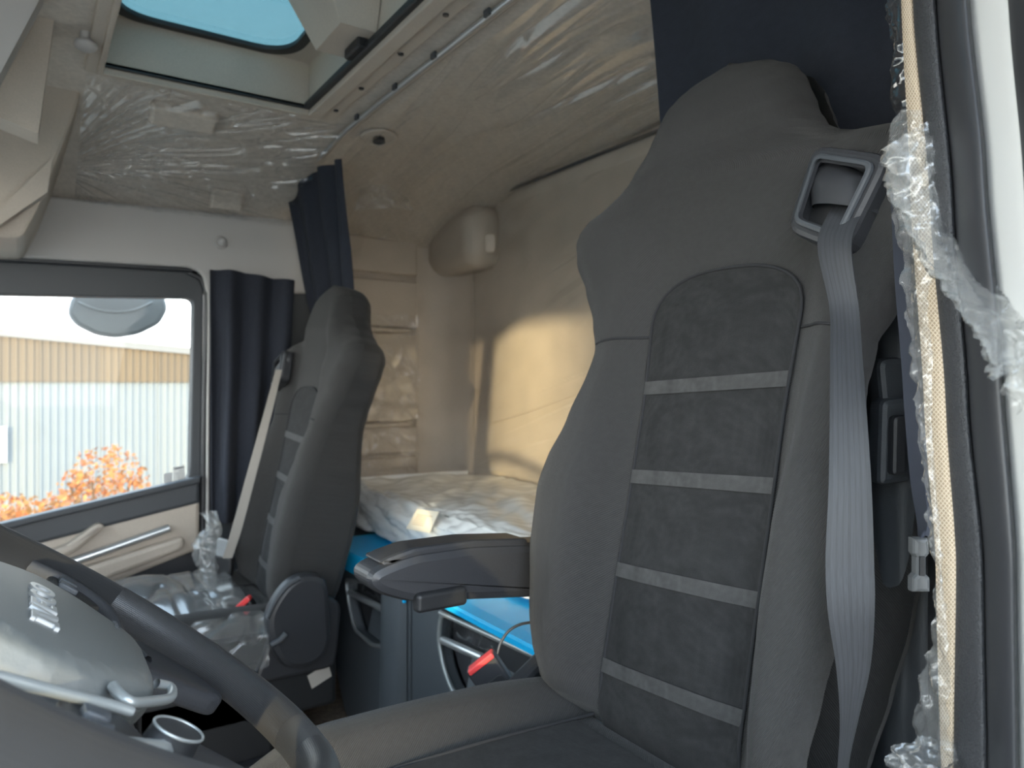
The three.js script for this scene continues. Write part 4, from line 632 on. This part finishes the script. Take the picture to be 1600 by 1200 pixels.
  const onWheel = (u, v, n) => { const d = ray(u, v), c = Cc.clone().addScaledVector(N, n).sub(V(0, EYE, 0)); return d.multiplyScalar(c.dot(N) / d.dot(N)).add(V(0, EYE, 0)); };
  part(w, 'spoke_bezel', tube([[-40, 1048], [0, 1058], [60, 1074], [120, 1089], [175, 1103], [205, 1112]].map(([u, v]) => onWheel(u, v, 0.006)), 0.0033, 40, 10), M.satin, 'satin silver spoke bezel');
  part(w, 'spoke_bezel', tube([[176, 1072], [190, 1088], [208, 1098], [238, 1096], [266, 1090], [266, 1074], [244, 1068]].map(([u, v]) => onWheel(u, v, 0.004)), 0.0036, 50, 10), M.satin, 'satin silver thumb loop');
  part(w, 'column', tube([W(0, 0, -0.06), W(0, -0.02, -0.2), W(0, -0.05, -0.42)], 0.06, 12, 20), M.darkPlastic);
}

{ // the driver's door, swung open ahead of the picture
  const hinge = V(0.14, 0, -0.80), dir = V(-0.985, 0, -0.17).normalize(), nrm = V(-dir.z, 0, dir.x), d = setting('door_2', 'open driver door with window and dark inner panel', 'door', hinge.clone());
  const slab = (poly, th, off, holes) => boxUV(basis(extrude(poly, th, 0.004, holes), hinge.clone().addScaledVector(dir.clone().cross(UP), off).add(V(0, EYE, 0)), dir, UP, dir.clone().cross(UP)));
  part(d, 'inner_panel', slab(rect(0, 1.15, -1.05, -0.28), 0.05, 0.0), M.charcoal);
  part(d, 'outer_skin', slab(rect(0, 1.15, -1.05, -0.28), 0.02, -0.03), M.white);
  part(d, 'window_frame', slab([[0, -0.29], [1.15, -0.29], [1.12, 0.56], [0.14, 0.56]], 0.04, 0.0, [[[0.05, -0.27], [1.10, -0.27], [1.08, 0.51], [0.17, 0.51]]]), M.charcoal);
  part(d, 'pane', slab([[0.04, -0.28], [1.11, -0.28], [1.09, 0.52], [0.16, 0.52]], 0.005, 0.015), M.clearGlass);
}

// ------------------------------------------------------------------ driver-side door pillar
const pt = (u) => lerp(0.608, 0.443, (u - 1410) / 190);                            // depth of the pillar face across the picture
function strip(left, right, bulge, thick, ny = 60, nx = 10, su = 0.1, sv = 1.2, lift = 0) {  // left, right: tables [v, u]
  const fn = (s, t) => { const v = lerp(-220, 1500, 1 - t), uL = interp(left, v), uR = interp(right, v), u = lerp(uL, uR, s); return atT(u, v, pt(u) - lift - bulge * Math.sqrt(Math.max(0, 1 - (2 * s - 1) ** 2))); };
  return shell(fn, nx, ny, thick, su, sv, V(0.35, 0, 0.94));
}
const eA = [[-220, 1392], [0, 1408], [300, 1422], [640, 1444], [880, 1462], [1500, 1478]], eB = [[-220, 1408], [0, 1426], [320, 1453], [640, 1478], [880, 1494], [1180, 1490], [1500, 1488]], eC = [[-220, 1438], [0, 1462], [320, 1490], [640, 1514], [880, 1537], [1200, 1542], [1500, 1544]], eD = [[-220, 1492], [0, 1515], [260, 1541], [560, 1566], [880, 1588], [1200, 1592], [1500, 1594]], eE = [[-220, 1545], [0, 1575], [300, 1600], [640, 1625], [1200, 1650], [1500, 1652]], eF = [[-220, 1590], [0, 1620], [300, 1650], [640, 1680], [1500, 1720]];
{
  const p = setting('trim_5', 'driver door pillar with beige woven strip and black leather-grain edge', 'pillar trim', atT(1480, 1500, pt(1480)));
  part(p, 'woven_strip', strip(eA, eB, 0.004, 0.02, 60, 8, 0.018, 0.82), M.pillarCloth, 'beige cross-woven strip');
  part(p, 'grained_edge', strip(eB, eC, 0.010, 0.02, 60, 12, 0.03, 0.82, 0.004), M.leather, 'black leather-grain edge');
  part(p, 'door_seal', strip(eC, eD, 0.016, 0.02, 60, 14, 0.05, 1.3, 0.0), M.rubber, 'black rubber door seal');
  part(p, 'body_frame', strip(eD, eE, 0.003, 0.02, 60, 8, 0.05, 1.3, -0.006), M.white, 'white painted door frame');
  part(p, 'outer_seal', strip(eE, eF, 0.010, 0.02, 40, 10, 0.05, 1.3, 0.0), M.rubber);
  part(p, 'pillar_core', hbox(0.20, 0.31, -0.92, 0.42, 0.635, 0.70, 0.01), M.charcoal);
  part(p, 'body_side', hbox(0.05, 0.16, -1.0, 0.80, 0.60, 1.55, 0.01), M.white);
}
{ // dark belt cover on the pillar behind the seat
  const b = setting('trim_6', 'dark moulded pillar cover with belt adjuster behind the driver seat', 'pillar trim', V(0.42, H(-0.6), 0.80));
  const fn = (s, t) => { const v = lerp(1420, 470, t), l = interp([[470, 1330], [760, 1322], [900, 1330], [1420, 1340]], v); const u = lerp(l, 1450, s), z = 0.80 - 0.03 * sstep(0.05, 0.45, s) * (1 - 0.5 * sstep(0.6, 1, s)); return onZ(u, v, z); };
  part(b, 'cover', shell(fn, 24, 30, 0.02, 0.2, 0.9), M.charcoal);
  const adj = part(b, 'height_adjuster', facing([[1378, 625], [1425, 618], [1428, 752], [1374, 760]], onZ(1400, 690, 0.752).sub(V(0, EYE, 0)).dot(F), 0.03, 0.006, 0.008), M.charcoal);
  part(adj, 'slider', facing([[1396, 650], [1420, 648], [1420, 742], [1394, 744]], onZ(1400, 690, 0.742).sub(V(0, EYE, 0)).dot(F), 0.02, 0.004, 0.006), M.darkPlastic);
  part(b, 'upper_cap', facing([[1372, 560], [1430, 556], [1430, 634], [1380, 640]], onZ(1400, 600, 0.765).sub(V(0, EYE, 0)).dot(F), 0.03, 0.006, 0.012), M.charcoal);
}
{ // curtain hem and toggle hanging beside the pillar
  const t = 0.60, c = thing('curtain_tie', 'black woven curtain tie with grey plastic toggle by the pillar', 'curtain tie', atT(1445, 930, t));
  const rows = [[300, 1396, 1416], [440, 1402, 1428], [560, 1412, 1436], [660, 1418, 1446], [760, 1428, 1450], [815, 1438, 1455], [838, 1440, 1452]];
  part(c, 'webbing', ribbon(rows.map(([v, a]) => atT(a, v, t + 0.012)), rows.map(([v, , b]) => atT(b, v, t - 0.002)), 60, 0.003), M.curtain);
  part(c, 'loop', tube([atT(1446, 830, t), atT(1438, 846, t), atT(1442, 858, t)], 0.0015, 12, 6), M.curtain);
  const tg = part(c, 'toggle', facing([[1429, 842], [1452, 842], [1454, 866], [1449, 872], [1449, 898], [1455, 904], [1455, 926], [1428, 926], [1428, 904], [1434, 898], [1434, 872], [1429, 866]], t - 0.006, 0.012, 0.003), std({ color: C(0.085, 0.088, 0.09), roughness: 0.45 }), 'grey plastic toggle');
  part(tg, 'slot', facing([[1438, 870], [1446, 870], [1446, 900], [1438, 900]], t - 0.0075, 0.003, 0.0005), M.black);
}
{ // torn protective film on the door pillar
  const f = thing('pillar_film', 'torn crumpled clear film hanging from the driver door pillar', 'plastic film', atT(1460, 900, 0.54));
  const sheet = (L, Rr, v0, v1, lift, nx, ny, amp, fr, name, mat, label) => part(f, name, crumple((s, t) => { const v = lerp(v1, v0, t), u = lerp(interp(L, v), interp(Rr, v), s); return atT(u, v, pt(u) - lift - 0.004 * Math.sin(s * 3.1)); }, nx, ny, amp, fr, lift * 90), mat, label);
  sheet([[-60, 1386], [0, 1387], [100, 1393], [190, 1396]], [[-60, 1402], [0, 1408], [100, 1412], [190, 1420]], -60, 200, 0.010, 16, 60, 0.004, 38, 'upper_shred', M.film, 'narrow clear shred');
  sheet([[172, 1412], [200, 1392], [240, 1386], [300, 1396], [420, 1410], [560, 1424], [660, 1436], [800, 1450], [930, 1462], [1000, 1460], [1080, 1434], [1165, 1430]], [[172, 1440], [240, 1446], [330, 1460], [420, 1452], [560, 1455], [660, 1456], [800, 1466], [930, 1474], [1000, 1482], [1165, 1486]], 172, 1165, 0.014, 26, 220, 0.0045, 34, 'main_sheet', M.filmMilky, 'milky crumpled sheet');
  const twistAxis = new THREE.CatmullRomCurve3([[1424, 205], [1436, 290], [1452, 355], [1482, 412], [1520, 455], [1553, 500], [1582, 540], [1600, 565]].map(([u, v]) => atT(u, v, pt(u) - 0.022)));
  part(f, 'twisted_strand', grid((s, t) => { const c = twistAxis.getPoint(t), a = s * 2 * Math.PI + t * 5, r = (0.010 + 0.009 * sstep(0.35, 0, t) + 0.004 * sstep(0.7, 1, t)) * (0.75 + 0.6 * ridge(noise(Math.cos(a) * 1.8, Math.sin(a) * 1.8 + t * 7, t * 14))); return c.addScaledVector(R, Math.cos(a) * r).addScaledVector(UP, Math.cos(a) * r * 0.6).addScaledVector(F, Math.sin(a) * r * 0.8); }, 36, 130), M.filmMilky, 'twisted strand of film');
  part(f, 'gathered_end', crumple((s, t) => atT(lerp(1572, 1640, s), lerp(640 + 22 * noise(s * 5, 2.2), 515, t), pt(1585) - 0.022 - 0.012 * Math.sin(s * 3)), 40, 60, 0.007, 42), M.filmMilky);
  part(f, 'crumpled_foot', crumple((s, t) => { const a = s * Math.PI; const r = 1; return atT(lerp(1394, 1520, s), lerp(1290, 1152 + 30 * Math.pow(Math.abs(s - 0.45) * 2, 2), t), 0.545 - 0.05 * Math.sin(a) * Math.sin((0.25 + 0.75 * (1 - t)) * 1.6)); }, 70, 70, 0.010, 36), M.filmMilky, 'crumpled bunch of film');
}
renderer.render(scene, camera);
